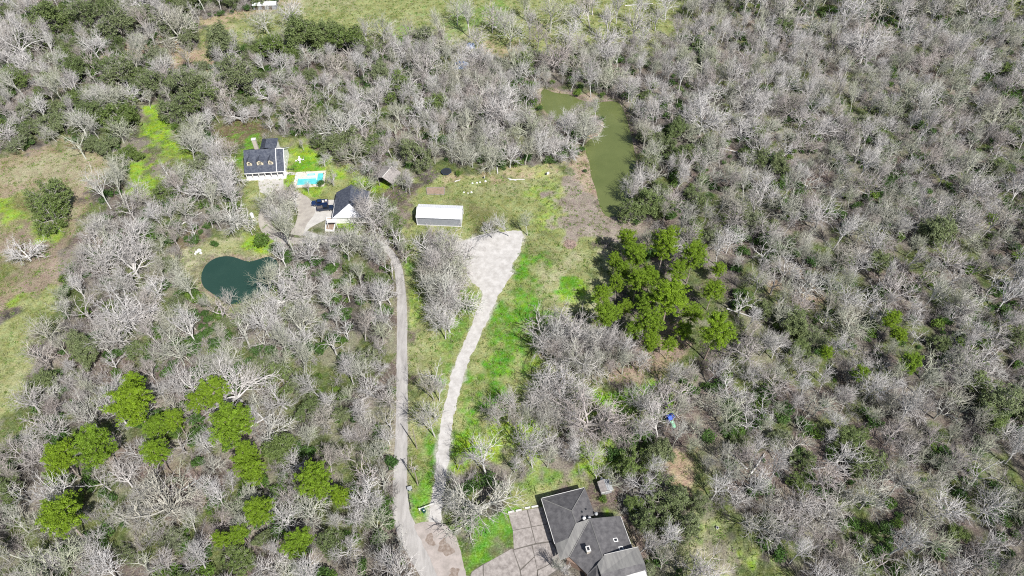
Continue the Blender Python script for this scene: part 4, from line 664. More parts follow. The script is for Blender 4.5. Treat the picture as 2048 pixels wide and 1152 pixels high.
# tarps in the far wood
def tarp(px, py, w, d_, h, m, label):
    p = G(px, py); n = 12; mb = MB(); V = []
    for j in range(n):
        for i_ in range(n):
            x, y = (i_/(n-1)-.5)*w, (j/(n-1)-.5)*d_; e = max(abs(i_/(n-1)-.5), abs(j/(n-1)-.5))*2; V.append((x, y, h*(1-e**4)*(.8+.5*mnoise.noise(Vector((x*.7+px, y*.7, 2))))+.03))
    mb.add(V, [(j*n+i_, j*n+i_+1, (j+1)*n+i_+1, (j+1)*n+i_) for j in range(n-1) for i_ in range(n-1)]); o = mb.build('tarp', M[m], None, False, p); return tag(o, label, 'tarp')
tarp(923, 133, 6.5, 4.2, 2.2, 'tarp', 'crumpled blue tarp over a heap in the far wood'); tarp(941, 94, 3.6, 3.6, 2.0, 'tarp', 'smaller pale blue tarp under bare trees by the top meadow')
# play slide
p = G(1338, 842); t = thing('play_slide', p, 'blue and green plastic play slide under bare trees', 'play slide', .5)
for x, y in ((-.7, -.6), (.7, -.6), (-.7, .6), (.7, .6)): MB().box((x, y, 1.2), (.12, .12, 2.4)).build('post', M['playblue'], t)
MB().box((0, 0, 1.2), (1.5, 1.3, .1)).build('platform', M['playblue'], t); MB().slab([(-.95, -.85, 2.3), (.95, -.85, 2.3), (.95, 0, 2.9), (-.95, 0, 2.9)], .06).build('roof', M['playblue'], t); MB().slab([(-.95, .85, 2.3), (-.95, 0, 2.9), (.95, 0, 2.9), (.95, .85, 2.3)], .06).build('roof', M['playblue'], t)
MB().slab([(-.4, -.65, 1.25), (.4, -.65, 1.25), (.4, -2.4, .25), (-.4, -2.4, .25)], .07).build('slide', M['playgreen'], t)
for s in (-.42, .42): MB().slab([(s-.04, -.65, 1.45), (s+.04, -.65, 1.45), (s+.04, -2.4, .42), (s-.04, -2.4, .42)], .16).build('slide_rail', M['playgreen'], t)
mb = MB()
for z in (.3, .6, .9): mb.tube([(-.3, .7, z), (.3, .7, z)], .03, 5)
mb.build('ladder', M['playblue'], t)
# pallet and slatted bench behind the dark roofed house
p = G(1238, 942); t = thing('pallet', p, 'pale wooden pallet under the trees behind the dark roofed house', 'pallet', .1)
for k in range(4): MB().box((0, -.75+k*.5, .55), (1.3, .28, .06)).build('slat', M['oldwood'], t)
for x in (-.6, 0, .6): MB().box((x, 0, .26), (.12, 1.8, .5)).build('bearer', M['oldwood'], t)
p = G(1249, 959); t = thing('slatted_deck', p, 'dark slatted wooden deck in the shade behind the dark roofed house', 'deck', .05)
for k in range(6): MB().box((-1.25+k*.5, 0, .42), (.3, 1.6, .07)).build('slat', M['oldwood'], t)
for y in (-.6, .6): MB().box((0, y, .19), (3.0, .14, .38)).build('joist', M['darkwood'], t)
p = G(1203, 961); t = thing('barbecue_grill', p, 'round white lidded barbecue behind the small metal garden shed', 'barbecue'); MB().tube([(0, 0, .7), (0, 0, .85), (0, 0, 1.0), (0, 0, 1.1)], [.3, .4, .34, .1], 12).build('lid', M['white'], t)
for k in range(3): a = k*2.1; MB().tube([(.25*math.cos(a), .25*math.sin(a), .75), (.4*math.cos(a), .4*math.sin(a), 0)], .03, 5).build('leg', M['black'], t)
for px, py, lb in ((1393, 1053, 'white bucket with dark rim on the mossy glade'), (1434, 1057, 'second smaller white bucket on the mossy glade')):
    p = G(px, py); t = thing('bucket', p, lb, 'bucket'); s = .5 if px == 1393 else .36; MB().tube([(0, 0, 0), (0, 0, s*1.5)], [s*.8, s], 12).build('bucket', M['white'], t); MB().tube([(0, 0, s*1.5), (0, 0, s*1.55)], s*.8, 12).build('opening', M['black'], t)
# ------------------------------------------------------------------ trees: prototypes
UP = Vector((0, 0, 1))
def turn(d, ang, az):
    a = d.cross(Vector((.3, .9, .2)) if abs(d.z) > .9 else UP).normalized(); b = d.cross(a)
    return (d*math.cos(ang)+(a*math.cos(az)+b*math.sin(az))*math.sin(ang)).normalized()
def grow(rng, p, d, L, r, lev, S, out):
    sp = S[lev]; n = sp['n']; pts = [p.copy()]; dirs = []
    for i_ in range(n):
        d = (d+Vector((rng.gauss(0, sp['wig']), rng.gauss(0, sp['wig']), rng.gauss(0, sp['wig'])+sp['up']))).normalized(); dirs.append(d); pts.append(pts[-1]+d*L/n)
    rad = [r*(1-(1-sp['tip'])*i_/n) for i_ in range(n+1)]
    out[lev].append((pts, rad))
    if lev+1 >= len(S): return
    k = sp['kids'] if isinstance(sp['kids'], int) else rng.randint(*sp['kids']); az = rng.random()*6.28; nx_ = S[lev+1]
    for c in range(k):
        t = sp['t0']+(1-sp['t0'])*(c+rng.random()*.8+.1)/k
        if c == k-1: t = 1.0
        f = t*n; i_ = min(int(f), n-1); q = pts[i_].lerp(pts[i_+1], f-i_); az += 2.4+rng.gauss(0, .4)
        a = math.radians(rng.uniform(*sp['ang']))*(.5 if c == k-1 else 1)
        ll = nx_['L']*rng.uniform(.7, 1.2)*(1.15-.45*(t-sp['t0'])/(1-sp['t0']+1e-6) if lev else 1)
        grow(rng, q, turn(dirs[i_], a, az), ll, min(rad[i_]*.8, nx_['r']*rng.uniform(.8, 1.2)), lev+1, S, out)
def spec(Ls, rs_, kids, angs, ups, wigs, t0s, ns=(4, 5, 4, 3, 2), tips=(.6, .45, .5, .6, .6)):
    return [dict(L=Ls[i_], r=rs_[i_], kids=kids[i_], ang=angs[i_], up=ups[i_], wig=wigs[i_], t0=t0s[i_], n=ns[i_], tip=tips[i_]) for i_ in range(len(Ls))]
def bare(seed, S, split=2, lean=.05):
    rng = random.Random(seed); out = [[] for _ in S]
    grow(rng, Vector((0, 0, -.2)), Vector((rng.gauss(0, lean), rng.gauss(0, lean), 1)).normalized(), S[0]['L'], S[0]['r'], 0, S, out)
    a, b_ = MB(), MB()
    for lev, br in enumerate(out):
        for pts, rad in br: (a if lev < split else b_).tube(pts, rad, (7, 5, 3, 3, 3)[lev], cap=False)
    return a, b_, out
A4 = ((18, 52), (25, 60), (25, 60), (25, 60))
BROAD = spec([4.6, 5.4, 3.1, 2.0, 1.2], [.26, .16, .100, .055, .030], [6, 6, 4, 3, 0], [(28, 58), (28, 62), (28, 60), (25, 60), (0, 0)], [0, .03, .03, .03, .03], [.05, .10, .12, .12, .12], [.6, .25, .2, .2, 0])
VASE = spec([6.2, 5.6, 2.9, 1.9, 1.1], [.22, .14, .092, .052, .029], [6, 5, 4, 3, 0], [(12, 34), (18, 44), (25, 52), (25, 55), (0, 0)], [0, .14, .10, .07, .04], [.05, .08, .1, .12, .12], [.55, .25, .2, .2, 0])
THIN = spec([9.5, 2.9, 1.9, 1.1], [.14, .072, .050, .030], [10, 5, 3, 0], [(18, 42), (22, 48), (25, 55), (0, 0)], [.02, .10, .08, .05], [.05, .08, .1, .12], [.38, .2, .2, 0], (6, 4, 3, 2), (.35, .5, .6, .6))
GIANT = spec([4.0, 8.6, 4.6, 2.4, 1.3], [.46, .28, .15, .085, .045], [7, 8, 5, 3, 0], [(35, 72), (28, 62), (28, 60), (25, 60), (0, 0)], [0, .02, .04, .03, .03], [.05, .13, .15, .14, .12], [.55, .2, .2, .2, 0], (4, 7, 5, 3, 2), (.7, .35, .45, .6, .6))
SNAG = spec([5.0, 4.4, 2.4, 1.3], [.26, .16, .085, .05], [5, 4, 4, 0], [(25, 60), (30, 65), (30, 60), (0, 0)], [0, .05, .03, .02], [.06, .16, .18, .15], [.5, .25, .25, 0], (4, 5, 4, 2), (.6, .4, .45, .5))
BARE = []      # kind word, [trunk mesh, crown mesh], crown radius, height
for kind, S, n, r_, h_ in (('broad', BROAD, 6, 5.6, 12.5), ('vase shaped', VASE, 5, 4.4, 13), ('slender', THIN, 5, 2.6, 11.5), ('wide spreading', GIANT, 2, 9.5, 13.5), ('sparse', SNAG, 3, 4.6, 11)):
    for k in range(n):
        a, b_, _ = bare(100*len(BARE)+7, S); BARE.append((kind, a.mesh('trunk', M['limb']), b_.mesh('crown', M['twig']), r_, h_))
def kinds(w): return [i_ for i_, b_ in enumerate(BARE) if b_[0] == w]

def leaf_quads(C, size, rng, flat=.5, aspect=.55, N=None):
    """small leaf faces at the points C (numpy)"""
    n = len(C); nr = rng.normal(0, 1, (n, 3)); nr[:, 2] = np.abs(nr[:, 2])+flat
    if N is not None: nr = nr*.6+N
    nr /= np.linalg.norm(nr, axis=1)[:, None]; t = np.cross(nr, rng.normal(0, 1, (n, 3))); t /= np.linalg.norm(t, axis=1)[:, None]; u = np.cross(nr, t)
    s = size*rng.uniform(.6, 1.4, (n, 1)); V = np.stack([C-t*s, C+u*s*aspect, C+t*s, C-u*s*aspect], 1).reshape(-1, 3)
    return V, np.arange(n*4).reshape(n, 4)
def quad_mesh(name, V, F, m):
    me_ = bpy.data.meshes.new(name); me_.vertices.add(len(V)); me_.vertices.foreach_set('co', V.astype(np.float32).ravel()); me_.loops.add(F.size); me_.loops.foreach_set('vertex_index', F.ravel().astype(np.int32)); me_.polygons.add(len(F))
    me_.polygons.foreach_set('loop_start', np.arange(len(F))*4); me_.polygons.foreach_set('loop_total', np.full(len(F), 4)); me_.update(calc_edges=True); me_.materials.append(m); return me_
OAK = []
OAKS = spec([2.6, 5.0, 3.2, 1.7], [.36, .20, .10, .055], [6, 7, 6, 0], [(30, 68), (30, 60), (30, 60), (0, 0)], [0, .05, .03, .03], [.05, .12, .14, .14], [.5, .3, .25, 0], (4, 6, 4, 3), (.7, .4, .5, .6))
for k in range(6):
    a, b_, out = bare(911+k*13, OAKS, 9); rng = np.random.default_rng(50+k)
    tips = np.array([p[-1] for p, _ in out[3]]+[p[2] for p, _ in out[3]]+[p[-1] for p, _ in out[2]]); keep = rng.random(len(tips)) < (.72 if k < 3 else .45); tips = tips[keep]
    m_ = 26; C = np.repeat(tips, m_, 0); dlt = rng.normal(0, 1, C.shape); dlt /= np.linalg.norm(dlt, axis=1)[:, None]; dlt *= (rng.random((len(C), 1))**.45)*np.array([.85, .85, .55]); dn = dlt/(np.linalg.norm(dlt, axis=1)[:, None]+1e-6)
    V, F = leaf_quads(C+dlt, .20, rng, .4, .6, dn*.7+np.array([0, 0, .4])); OAK.append((a.mesh('trunk', M['oaklimb']), quad_mesh('crown', V, F, M['oakleaf']), 6.2, 9.0))
PINE = []
for k in range(5):
    rr_ = random.Random(300+k); rng = np.random.default_rng(70+k); a = MB(); Hh = 19.5; pts = [Vector((rr_.gauss(0, .12)*j, rr_.gauss(0, .12)*j, Hh*j/5-.2)) for j in range(6)]; a.tube(pts, [.30, .27, .23, .18, .13, .06], 8, False)
    tips = []; nb = 46
    for j in range(nb):
        f = .60+.40*(j+.5)/nb; z = Hh*f; u = (f-.60)/.40; reach = 5.9*(math.sin(math.pi*(.16+.76*u))**.6)*(1-.25*u)*rr_.uniform(.78, 1.08); az = j*2.4+rr_.gauss(0, .3); i_ = min(int(f*5), 4); b0 = pts[i_].lerp(pts[i_+1], f*5-i_)
        e = b0+Vector((math.cos(az)*reach, math.sin(az)*reach, reach*(.10+.55*u)+rr_.uniform(-.3, .3))); mid = b0.lerp(e, .5)+Vector((0, 0, -.15)); a.tube([b0, mid, e], [.07, .05, .03], 4, False)
        for q in range(6):
            w = .40+.62*q/5; c = b0.lerp(e, w); s = .55+.25*reach*w*.6
            for _ in range(2): tips.append(c+Vector((rr_.gauss(0, s*.5), rr_.gauss(0, s*.5), rr_.uniform(-.1, .55))))
    tips = np.array(tips); m_ = 26; C = np.repeat(tips, m_, 0); dlt = rng.normal(0, 1, C.shape); dlt[:, 2] = np.abs(dlt[:, 2])*.9-.15; dlt /= np.linalg.norm(dlt, axis=1)[:, None]; dlt *= rng.uniform(.25, .62, (len(C), 1))
    V, F = leaf_quads(C+dlt, .20, rng, .3, .45, dlt*1.4+np.array([0, 0, .25])); PINE.append((a.mesh('trunk', M['pinetrunk']), quad_mesh('crown', V, F, M['pineleaf']), 5.6, 20))
BUSH = []
for k in range(4):
    rr_ = random.Random(400+k); rng = np.random.default_rng(90+k); a = MB(); cl = []
    for j in range(11):
        az, rd = rr_.random()*6.28, .85*math.sqrt(rr_.random()); e = Vector((math.cos(az)*rd, math.sin(az)*rd, .6+.9*rr_.random()*(1-rd*.5))); a.tube([Vector((0, 0, -.1)), e*.55+Vector((0, 0, .1)), e], [.05, .04, .02], 4, False); cl.append(e)
    cl = np.array(cl); C = np.repeat(cl, 46, 0); dlt = rng.normal(0, 1, C.shape); dlt /= np.linalg.norm(dlt, axis=1)[:, None]; dlt *= (rng.random((len(C), 1))**.4)*np.array([.62, .62, .45]); V, F = leaf_quads(C+dlt, .13, rng, .4, .6, dlt*1.2+np.array([0, 0, .3])); BUSH.append((a.mesh('stem', M['brush']), quad_mesh('foliage', V, F, M['bushleaf']), 1.35, 1.9))
BRUSH = []
for k in range(4):
    rr_ = random.Random(500+k); a = MB()
    for j in range(26):
        az, rd = rr_.random()*6.28, 1.3*math.sqrt(rr_.random()); b0 = Vector((math.cos(az)*rd, math.sin(az)*rd, -.1)); d_ = Vector((rr_.gauss(0, .45), rr_.gauss(0, .45), 1)).normalized(); L = rr_.uniform(1.0, 3.0); m1 = b0+d_*L*.5; e = b0+d_*L+Vector((rr_.gauss(0, .2), rr_.gauss(0, .2), 0)); a.tube([b0, m1, e], [.032, .028, .018], 3, False)
        for q in range(5):
            c = b0.lerp(e, rr_.uniform(.35, 1)); a.tube([c, c+turn(d_, rr_.uniform(.4, 1.1), rr_.random()*6.28)*rr_.uniform(.4, 1.0)], [.022, .014], 3, False)
    BRUSH.append(a.mesh('brush', M['brush']))

# ------------------------------------------------------------------ where the trees stand
rng = np.random.default_rng(2024); rr_ = random.Random(77)
OPEN = [  # clearings kept free of scattered trees
    [(385,130),(395,45),(470,25),(560,8),(600,-60),(1370,-60),(1360,78),(1250,96),(1120,110),(1000,120),(900,100),(760,90),(640,86),(560,84),(480,98),(430,135)],
    [(330,90),(420,100),(412,132),(335,135)], [(-120,350),(60,300),(140,283),(225,320),(245,365),(205,410),(165,500),(128,590),(122,625),(92,680),(80,800),(60,880),(-160,880)],
    [(462,300),(520,280),(600,275),(645,298),(692,330),(720,352),(800,325),(835,345),(900,335),(1000,342),(1130,325),(1170,300),(1200,395),(1225,430),(1300,458),(1320,492),(1212,495),(1200,560),(1192,640),(1175,690),(1290,690),(1290,730),(1380,690),(1380,735),(1290,790),(1220,835),(1100,868),(1010,930),(930,955),(940,1010),(1020,965),(1150,948),(1190,965),(1240,1000),(1275,1110),(1290,1180),(1100,1220),(900,1260),(840,1150),(796,1060),(788,900),(790,640),(780,550),(768,480),(690,470),(650,490),(600,505),(560,505),(500,490),(470,430),(480,400)],
    [(425,255),(470,235),(530,245),(525,300),(470,305),(430,290)], [(262,250),(320,205),(350,232),(350,262),(385,300),(385,345),(330,350),(310,410),(262,405),(255,330)], [(1080,225),(1160,232),(1165,262),(1085,262)], [(1150,640),(1200,640),(1290,735),(1090,735)], [(362,500),(400,480),(470,466),(540,478),(560,520),(560,572),(520,604),(470,630),(420,610),(370,570),(350,530)],
    [(1325,905),(1380,905),(1412,960),(1412,1000),(1440,1025),(1525,1085),(1575,1160),(1560,1210),(1420,1220),(1345,1130),(1350,1030),(1330,985)]]
OPEN.append([(1195,500),(1290,520),(1460,545),(1480,740),(1290,740),(1195,690)])
OPENW = [GP(p) for p in OPEN]
def is_open(xs, ys, grow_=0):
    m = np.zeros(xs.shape, bool)
    for p in OPENW: m |= sdist(xs, ys, p) > -grow_
    for p, g in ((BIG_POND, 1.2), (SMALL_POND, 1.0), (ROAD, .5)): m |= sdist(xs, ys, p) > -g
    m &= ~((sdist(xs, ys, HEADLAND) > 0) & (sdist(xs, ys, BIG_POND) < -.3))
    return m
placed = []      # species, variant, x, y, scale, turn, manual
cells = {}
def near(x, y, d):
    cx, cy = int(x//8), int(y//8)
    for i_ in (-1, 0, 1):
        for j in (-1, 0, 1):
            for (a, b_, e) in cells.get((cx+i_, cy+j), ()):
                if (a-x)**2+(b_-y)**2 < (d*.5+e*.5)**2: return True
    return False
def put(sp, v, x, y, s, manual=False, space=5.0):
    placed.append((sp, v, x, y, s, rr_.random()*6.283, manual)); cells.setdefault((int(x//8), int(y//8)), []).append((x, y, space))
def crown_at(px, py, z):
    p = G(px, py, z); return p.x, p.y
# pines: crown centre and crown radius in survey units
for px, py, r_ in ((262,762,24),(258,803,48),(187,886,44),(118,915,36),(112,950,26),(112,1030,50),(308,848,30),(348,836,27),(428,778,34),(398,808,24),(460,846,46),(312,908,30),(490,905,34),(508,945,32),(632,968,40),(678,993,24),(515,1020,33),(595,1080,34),(440,1078,15),(480,1068,13),
                   (1272,505,30),(1328,497,34),(1388,512,32),(1342,582,42),(1428,577,27),(1302,642,36),(1212,630,30),(1275,560,26),(1430,662,38),(1300,685,26),(1252,612,20),(1785,640,22),(1800,667,18),(1828,720,27),(1652,706,12),(1722,750,14),(1985,436,13),(1360,535,26),(1302,548,24),(1388,622,26),(1268,662,24),(1245,540,20),(1392,462,16),(1345,468,18),(1440,538,18),(1372,655,22),(1340,690,20),(1205,590,22),(1235,570,20),(1250,480,22),(1230,520,18),(1290,610,24)):
    hz = 165-15.5; ppm = FOC/((hz)/math.sin(PITCH+math.atan((py-576)/FOC))*math.cos(math.atan((py-576)/FOC))); s = max(.42, min(1.15, r_/ppm/5.6)); z = 15.0*s if s < 1 else 15.5*s
    x, y = crown_at(px, py, z); put('pine', rr_.randrange(5), x, y, s*.92, True, 4)
# evergreen live oaks: crown centre and radius
for px, py, r_ in ((100,30,38),(165,25,34),(235,48,40),(285,38,34),(215,128,32),(140,140,30),(240,152,38),(60,72,28),(432,86,46),(545,92,40),(600,75,40),(650,62,40),(692,85,38),(735,95,30),(845,72,32),(845,100,26),(370,172,42),(470,152,42),(402,205,38),(350,212,34),(235,232,38),(180,225,34),(100,238,34),(55,212,30),(255,305,24),(100,388,42),(98,425,34),(700,282,34),(742,292,30),(662,285,30),(828,302,34),(800,168,32),(760,140,28),(872,208,28),(1055,125,26),(1125,126,14),(768,420,32),(788,452,28),(790,480,16),(806,508,15),(1350,262,28),(1390,302,24),(1332,292,24),(1298,402,36),(1262,425,28),(1300,330,26),(1292,275,22),(1322,372,24),(1400,402,28),(1498,130,16),(2005,142,20),(1512,290,16),(1422,282,20),(1488,306,16),(1886,470,42),(160,690,34),(560,748,36),(520,732,28),(600,770,28),(330,522,22),(1262,925,36),(1318,905,38),(1340,985,48),(1302,1040,38),(1372,1050,40),(1400,1010,30),(1612,922,28),(1562,875,24),(1602,965,24),(2000,800,44),(1965,770,38),(1990,832,36),(1590,642,36),(1625,672,28),(1482,890,22),(660,908,20),(252,1108,24),(400,330,28),(325,385,28),(700,480,20),(1230,1145,24),(1290,1150,26),(1200,600,14),(1420,470,22),(1540,450,18),(240,1010,18),(640,735,18),(1885,680,26),(1920,1070,24),(1720,870,22),(1800,560,18),(30,150,32),(140,200,26),(300,170,34),(335,60,26)):
    ppm = FOC/((165-6)/math.sin(PITCH+math.atan((py-576)/FOC))*math.cos(math.atan((py-576)/FOC))); s = max(.35, min(1.5, r_/ppm/6.0)); x, y = crown_at(px, py, 5.6*s); put('oak', rr_.randrange(6), x, y, s, True, 6.5*s)
# bare trees one can point at: base, kind, scale
for px, py, k, s in ((960,1022,'wide spreading',1.06),(750,460,'wide spreading',.84),(765,450,'broad',.9),(690,503,'broad',.85),(725,512,'vase shaped',.9),(757,530,'broad',.9),(774,548,'vase shaped',.9),(660,503,'broad',.75),(640,508,'broad',.8),(712,498,'slender',.9),(742,516,'slender',.95),(785,560,'slender',.9),(798,503,'slender',.85),(813,526,'slender',.9),(807,514,'vase shaped',.6),(792,494,'slender',.8),(778,480,'vase shaped',.7),(722,450,'vase shaped',.9),(738,446,'broad',.85),(733,392,'broad',.8),(557,428,'wide spreading',.72),(1018,472,'vase shaped',.85),(1055,471,'vase shaped',.8),(985,476,'slender',.8),(365,88,'wide spreading',.85),(172,318,'sparse',1.05),(62,522,'wide spreading',.62),(485,244,'wide spreading',.62),(402,272,'wide spreading',.66),
                     (1020,98,'broad',.95),(940,76,'vase shaped',1),(985,66,'broad',.9),(1100,66,'broad',1.0),(1180,56,'vase shaped',1.0),(1232,48,'vase shaped',.9),(768,84,'broad',.9),(1310,62,'broad',.8),(1275,52,'vase shaped',.8),(585,52,'broad',.9),(540,72,'broad',.9),(955,105,'broad',.8),(1060,80,'vase shaped',.9),(1185,30,'broad',.8),(1140,95,'broad',.9),(1215,88,'vase shaped',.9),(1050,40,'vase shaped',.8),(915,50,'broad',.75),(1010,72,'broad',.8),(1265,85,'broad',.9),(890,88,'vase shaped',.8),(1330,40,'broad',.9),(1150,60,'broad',.8),(820,92,'broad',.7),(1075,100,'broad',.8),
                     (618,388,'slender',.45),(650,334,'slender',.5),(668,372,'slender',.5),(608,302,'slender',.4),(505,470,'sparse',.7),(1278,258,'broad',.9),(1286,300,'vase shaped',.9),(1290,338,'broad',1.0),(1284,378,'broad',.9),(1262,416,'vase shaped',.8),(1274,232,'broad',.8),
                     (870,874,'slender',1.05),(879,802,'vase shaped',.75),(874,842,'slender',.95),(868,800,'slender',.9),(876,770,'slender',.9),(826,945,'slender',.5),(1016,842,'slender',.9),(985,832,'slender',.8),(1040,838,'slender',.85),(1000,850,'slender',.75),(1060,832,'slender',.8),(1090,798,'slender',.95),(1106,802,'slender',1.0),(1080,790,'slender',.8),(1020,822,'slender',.7),(1125,800,'slender',.8),
                     (1135,920,'vase shaped',.8),(1105,905,'broad',.75),(1065,935,'vase shaped',.75),(1028,945,'vase shaped',.7),(1095,935,'vase shaped',.75),(1160,905,'vase shaped',.85),(1200,880,'broad',.8),(1145,880,'vase shaped',.85),(1240,880,'broad',.8),(1185,930,'broad',.7),(1218,975,'sparse',.8),(1192,958,'sparse',.55),(900,1010,'broad',.62),(892,960,'broad',.6),(912,985,'vase shaped',.6),(915,940,'vase shaped',.55),(1105,1135,'vase shaped',.55),(1130,1150,'vase shaped',.5),
                     (448,640,'sparse',1.0),(500,695,'sparse',1.25),(468,622,'vase shaped',.6),(425,618,'vase shaped',.6),(568,612,'wide spreading',.7),(588,580,'broad',1.0),(525,625,'broad',.85),(560,430,'broad',.6),(585,440,'sparse',.6),(575,425,'slender',.6),(1168,262,'broad',.85),(1178,270,'vase shaped',.7),(1150,262,'broad',.8),(1190,262,'broad',.62),(1160,275,'broad',.75),(1140,310,'wide spreading',.5),(1110,320,'wide spreading',.62),(985,338,'wide spreading',.62),(1020,336,'broad',.9),(945,335,'broad',.85),(1050,330,'vase shaped',.85),(1082,322,'broad',.9),
                     (870,328,'vase shaped',.8),(905,326,'slender',1.0),(925,330,'slender',.95),(812,385,'vase shaped',.7),(820,390,'vase shaped',.62),(806,378,'broad',.6),(760,372,'vase shaped',.7),(792,352,'broad',.7),(740,350,'broad',.7)):
    s *= 1.4 if py < 110 else 1.0; p = G(px, py); put('bare', rr_.choice(kinds(k)), p.x, p.y, s, True, 4.5*s)
def thicket(poly, n, sp, ks, smin, smax, gap):
    P = GP(poly); xs = [p.x for p in P]; ys = [p.y for p in P]; c = 0
    for _ in range(n*30):
        x, y = rr_.uniform(min(xs), max(xs)), rr_.uniform(min(ys), max(ys))
        if sdist(np.array([x]), np.array([y]), P)[0] > 0 and not near(x, y, gap):
            put('bare', rr_.choice(kinds(rr_.choice(ks))), x, y, rr_.uniform(smin, smax), True, gap); c += 1
            if c >= n: break
thicket([(858,505),(888,498),(912,535),(930,590),(908,650),(892,690),(874,645),(858,575)], 46, 'bare', ('slender', 'slender', 'slender', 'sparse'), .85, 1.15, 2.1)
thicket([(1085,700),(1130,690),(1285,700),(1278,745),(1200,765),(1150,752),(1110,730)], 44, 'bare', ('slender', 'slender', 'vase shaped'), .7, .95, 2.4)
thicket([(985,848),(1060,832),(1110,812),(1180,815),(1130,870),(1010,868)], 12, 'bare', ('slender', 'vase shaped'), .6, .85, 2.6)
thicket([(555,405),(600,410),(598,440),(575,465),(545,455),(542,425)], 9, 'bare', ('slender', 'sparse'), .5, .75, 2.4)
thicket([(1430,0),(2048,-10),(2048,52),(1900,60),(1650,66),(1480,40)], 62, 'bare', ('slender', 'vase shaped'), 1.15, 1.45, 5.0)
# the woods
n = 26000; xs = rng.uniform(-285, 285, n); ys = rng.uniform(30, 345, n); pxs, pys = Q(xs, ys)
ok = (pxs > -190) & (pxs < 2240) & (pys > -90) & (pys < 1330) & ~is_open(xs, ys, .3); xs, ys, pxs, pys = xs[ok], ys[ok], pxs[ok], pys[ok]
dens = fbm(xs, ys, 22, 61, 3); ev = fbm(xs, ys, 16, 71, 3)
upper = [GP(p) for p in ([(1430,-90),(2250,-90),(2250,58),(1900,64),(1650,72),(1480,46)],)][0]; sparse_up = sdist(xs, ys, upper) > 0
left_thick = sdist(xs, ys, GP([(150,340),(480,340),(500,470),(360,470),(330,560),(200,560),(150,450)])) > 0
mid_thick = sdist(xs, ys, GP([(680,120),(1090,110),(1160,300),(1040,335),(840,330),(700,240)])) > 0
for i_ in range(len(xs)):
    x, y = xs[i_], ys[i_]
    if sparse_up[i_] and rr_.random() < .93: continue
    oakp = .30 if (pxs[i_] < 700 and pys[i_] < 330) else .06 if pxs[i_] < 820 else .035
    if ev[i_] > .54: oakp *= 2.2
    if rr_.random() < oakp:
        s = rr_.uniform(.38, .85)
        if not near(x, y, 7*s): put('oak', rr_.randrange(6), x, y, s, False, 6.5*s)
        continue
    if left_thick[i_] or mid_thick[i_]: k = rr_.choice(('slender', 'slender', 'slender', 'vase shaped', 'broad', 'sparse'))
    else: k = rr_.choice(('broad', 'broad', 'broad', 'vase shaped', 'vase shaped', 'vase shaped', 'slender', 'slender', 'sparse', 'wide spreading' if rr_.random() < .4 else 'broad'))
    s = rr_.uniform(.60, 1.08)*(1.08 if dens[i_] > .5 else .92); sp_ = {'broad': 6.5, 'vase shaped': 5.4, 'slender': 3.5, 'wide spreading': 8.8, 'sparse': 5.3}[k]*s
    if k == 'wide spreading': s *= .75; sp_ *= .8
    if not near(x, y, sp_): put('bare', rr_.choice(kinds(k)), x, y, s, False, sp_)

# ------------------------------------------------------------------ landmarks for telling trees apart
LM = [('the blue roofed house', 527, 325), ('the turquoise pool', 618, 360), ('the metal shed', 878, 430), ('the garage', 700, 420), ('the round pond', 475, 550), ('the long pond', 1225, 310), ('the gravel pad', 980, 510), ('the dark roofed house', 1170, 1060), ('the trampoline', 893, 346), ('the brush pile', 1140, 488), ('the open barn', 775, 355),
      ('the pine pair', 1795, 652), ('the blue tarp', 922, 130), ('the pale apron', 880, 1100), ('the sandy glade', 1365, 955), ('the mossy glade', 1450, 1090), ('the sandy clearing', 100, 330), ('the left grass field', 30, 700), ('the left pine group', 380, 830), ('the pine grove', 1330, 580), ('the white stable', 530, 18), ('the pond headland', 1185, 255), ('the gravel lane', 935, 710), ('the play slide', 1338, 840), ('the feed trough', 989, 57),
      ("the photo's top right corner", 2048, 0), ("the photo's bottom right corner", 2048, 1152), ("the photo's right edge", 2048, 500), ("the photo's bottom left corner", 0, 1152), ("the photo's top left corner", 0, 0), ('the brown puddle', 540, 795), ('the small sandy gap', 1590, 595), ("the photo's bottom edge", 1720, 1152), ('the drive island', 570, 430), ('the drain pipe', 818, 1000)]
LMW = [(n_, G(a, b_)) for n_, a, b_ in LM]
SIDE = ['right of', 'behind and right of', 'behind', 'behind and left of', 'left of', 'at front left of', 'in front of', 'at front right of']
ORD = ['', 'second ', 'third ', 'fourth ', 'fifth ', 'sixth ', 'seventh ', 'eighth ', 'ninth ', 'tenth ', 'eleventh ', 'twelfth ', 'thirteenth ', 'fourteenth ', 'fifteenth ', 'sixteenth ', 'seventeenth ', 'eighteenth ', 'nineteenth ', 'twentieth ']
def ordword(k): return ORD[k] if k < 20 else '%d%s ' % (k+1, {1: 'st', 2: 'nd', 3: 'rd'}.get((k+1) % 10, 'th'))
def inview(x, y, h=8):
    a, b_ = Q(x, y, h); return -20 < a < 2068 and -20 < b_ < 1172
def label_all(items, words_):
    """items: (x, y) -> label naming the nearest landmark, the side of it and the rank by distance there"""
    sec = {}; out = [None]*len(items)
    for i_, (x, y) in enumerate(items):
        if not inview(x, y, 6): out[i_] = words_[i_]+' beyond the frame of the photo'; continue
        n_, p = min(LMW, key=lambda l: (l[1].x-x)**2+(l[1].y-y)**2); a = math.atan2(y-p.y, x-p.x); s = int(round(a/(math.pi/4))) % 8
        sec.setdefault((n_, s), []).append((math.hypot(x-p.x, y-p.y), i_))
    for (n_, s), l in sec.items():
        for k, (_, i_) in enumerate(sorted(l)): out[i_] = '%s %s %s, %sclosest' % (words_[i_], SIDE[s], n_, ordword(k))
    return out

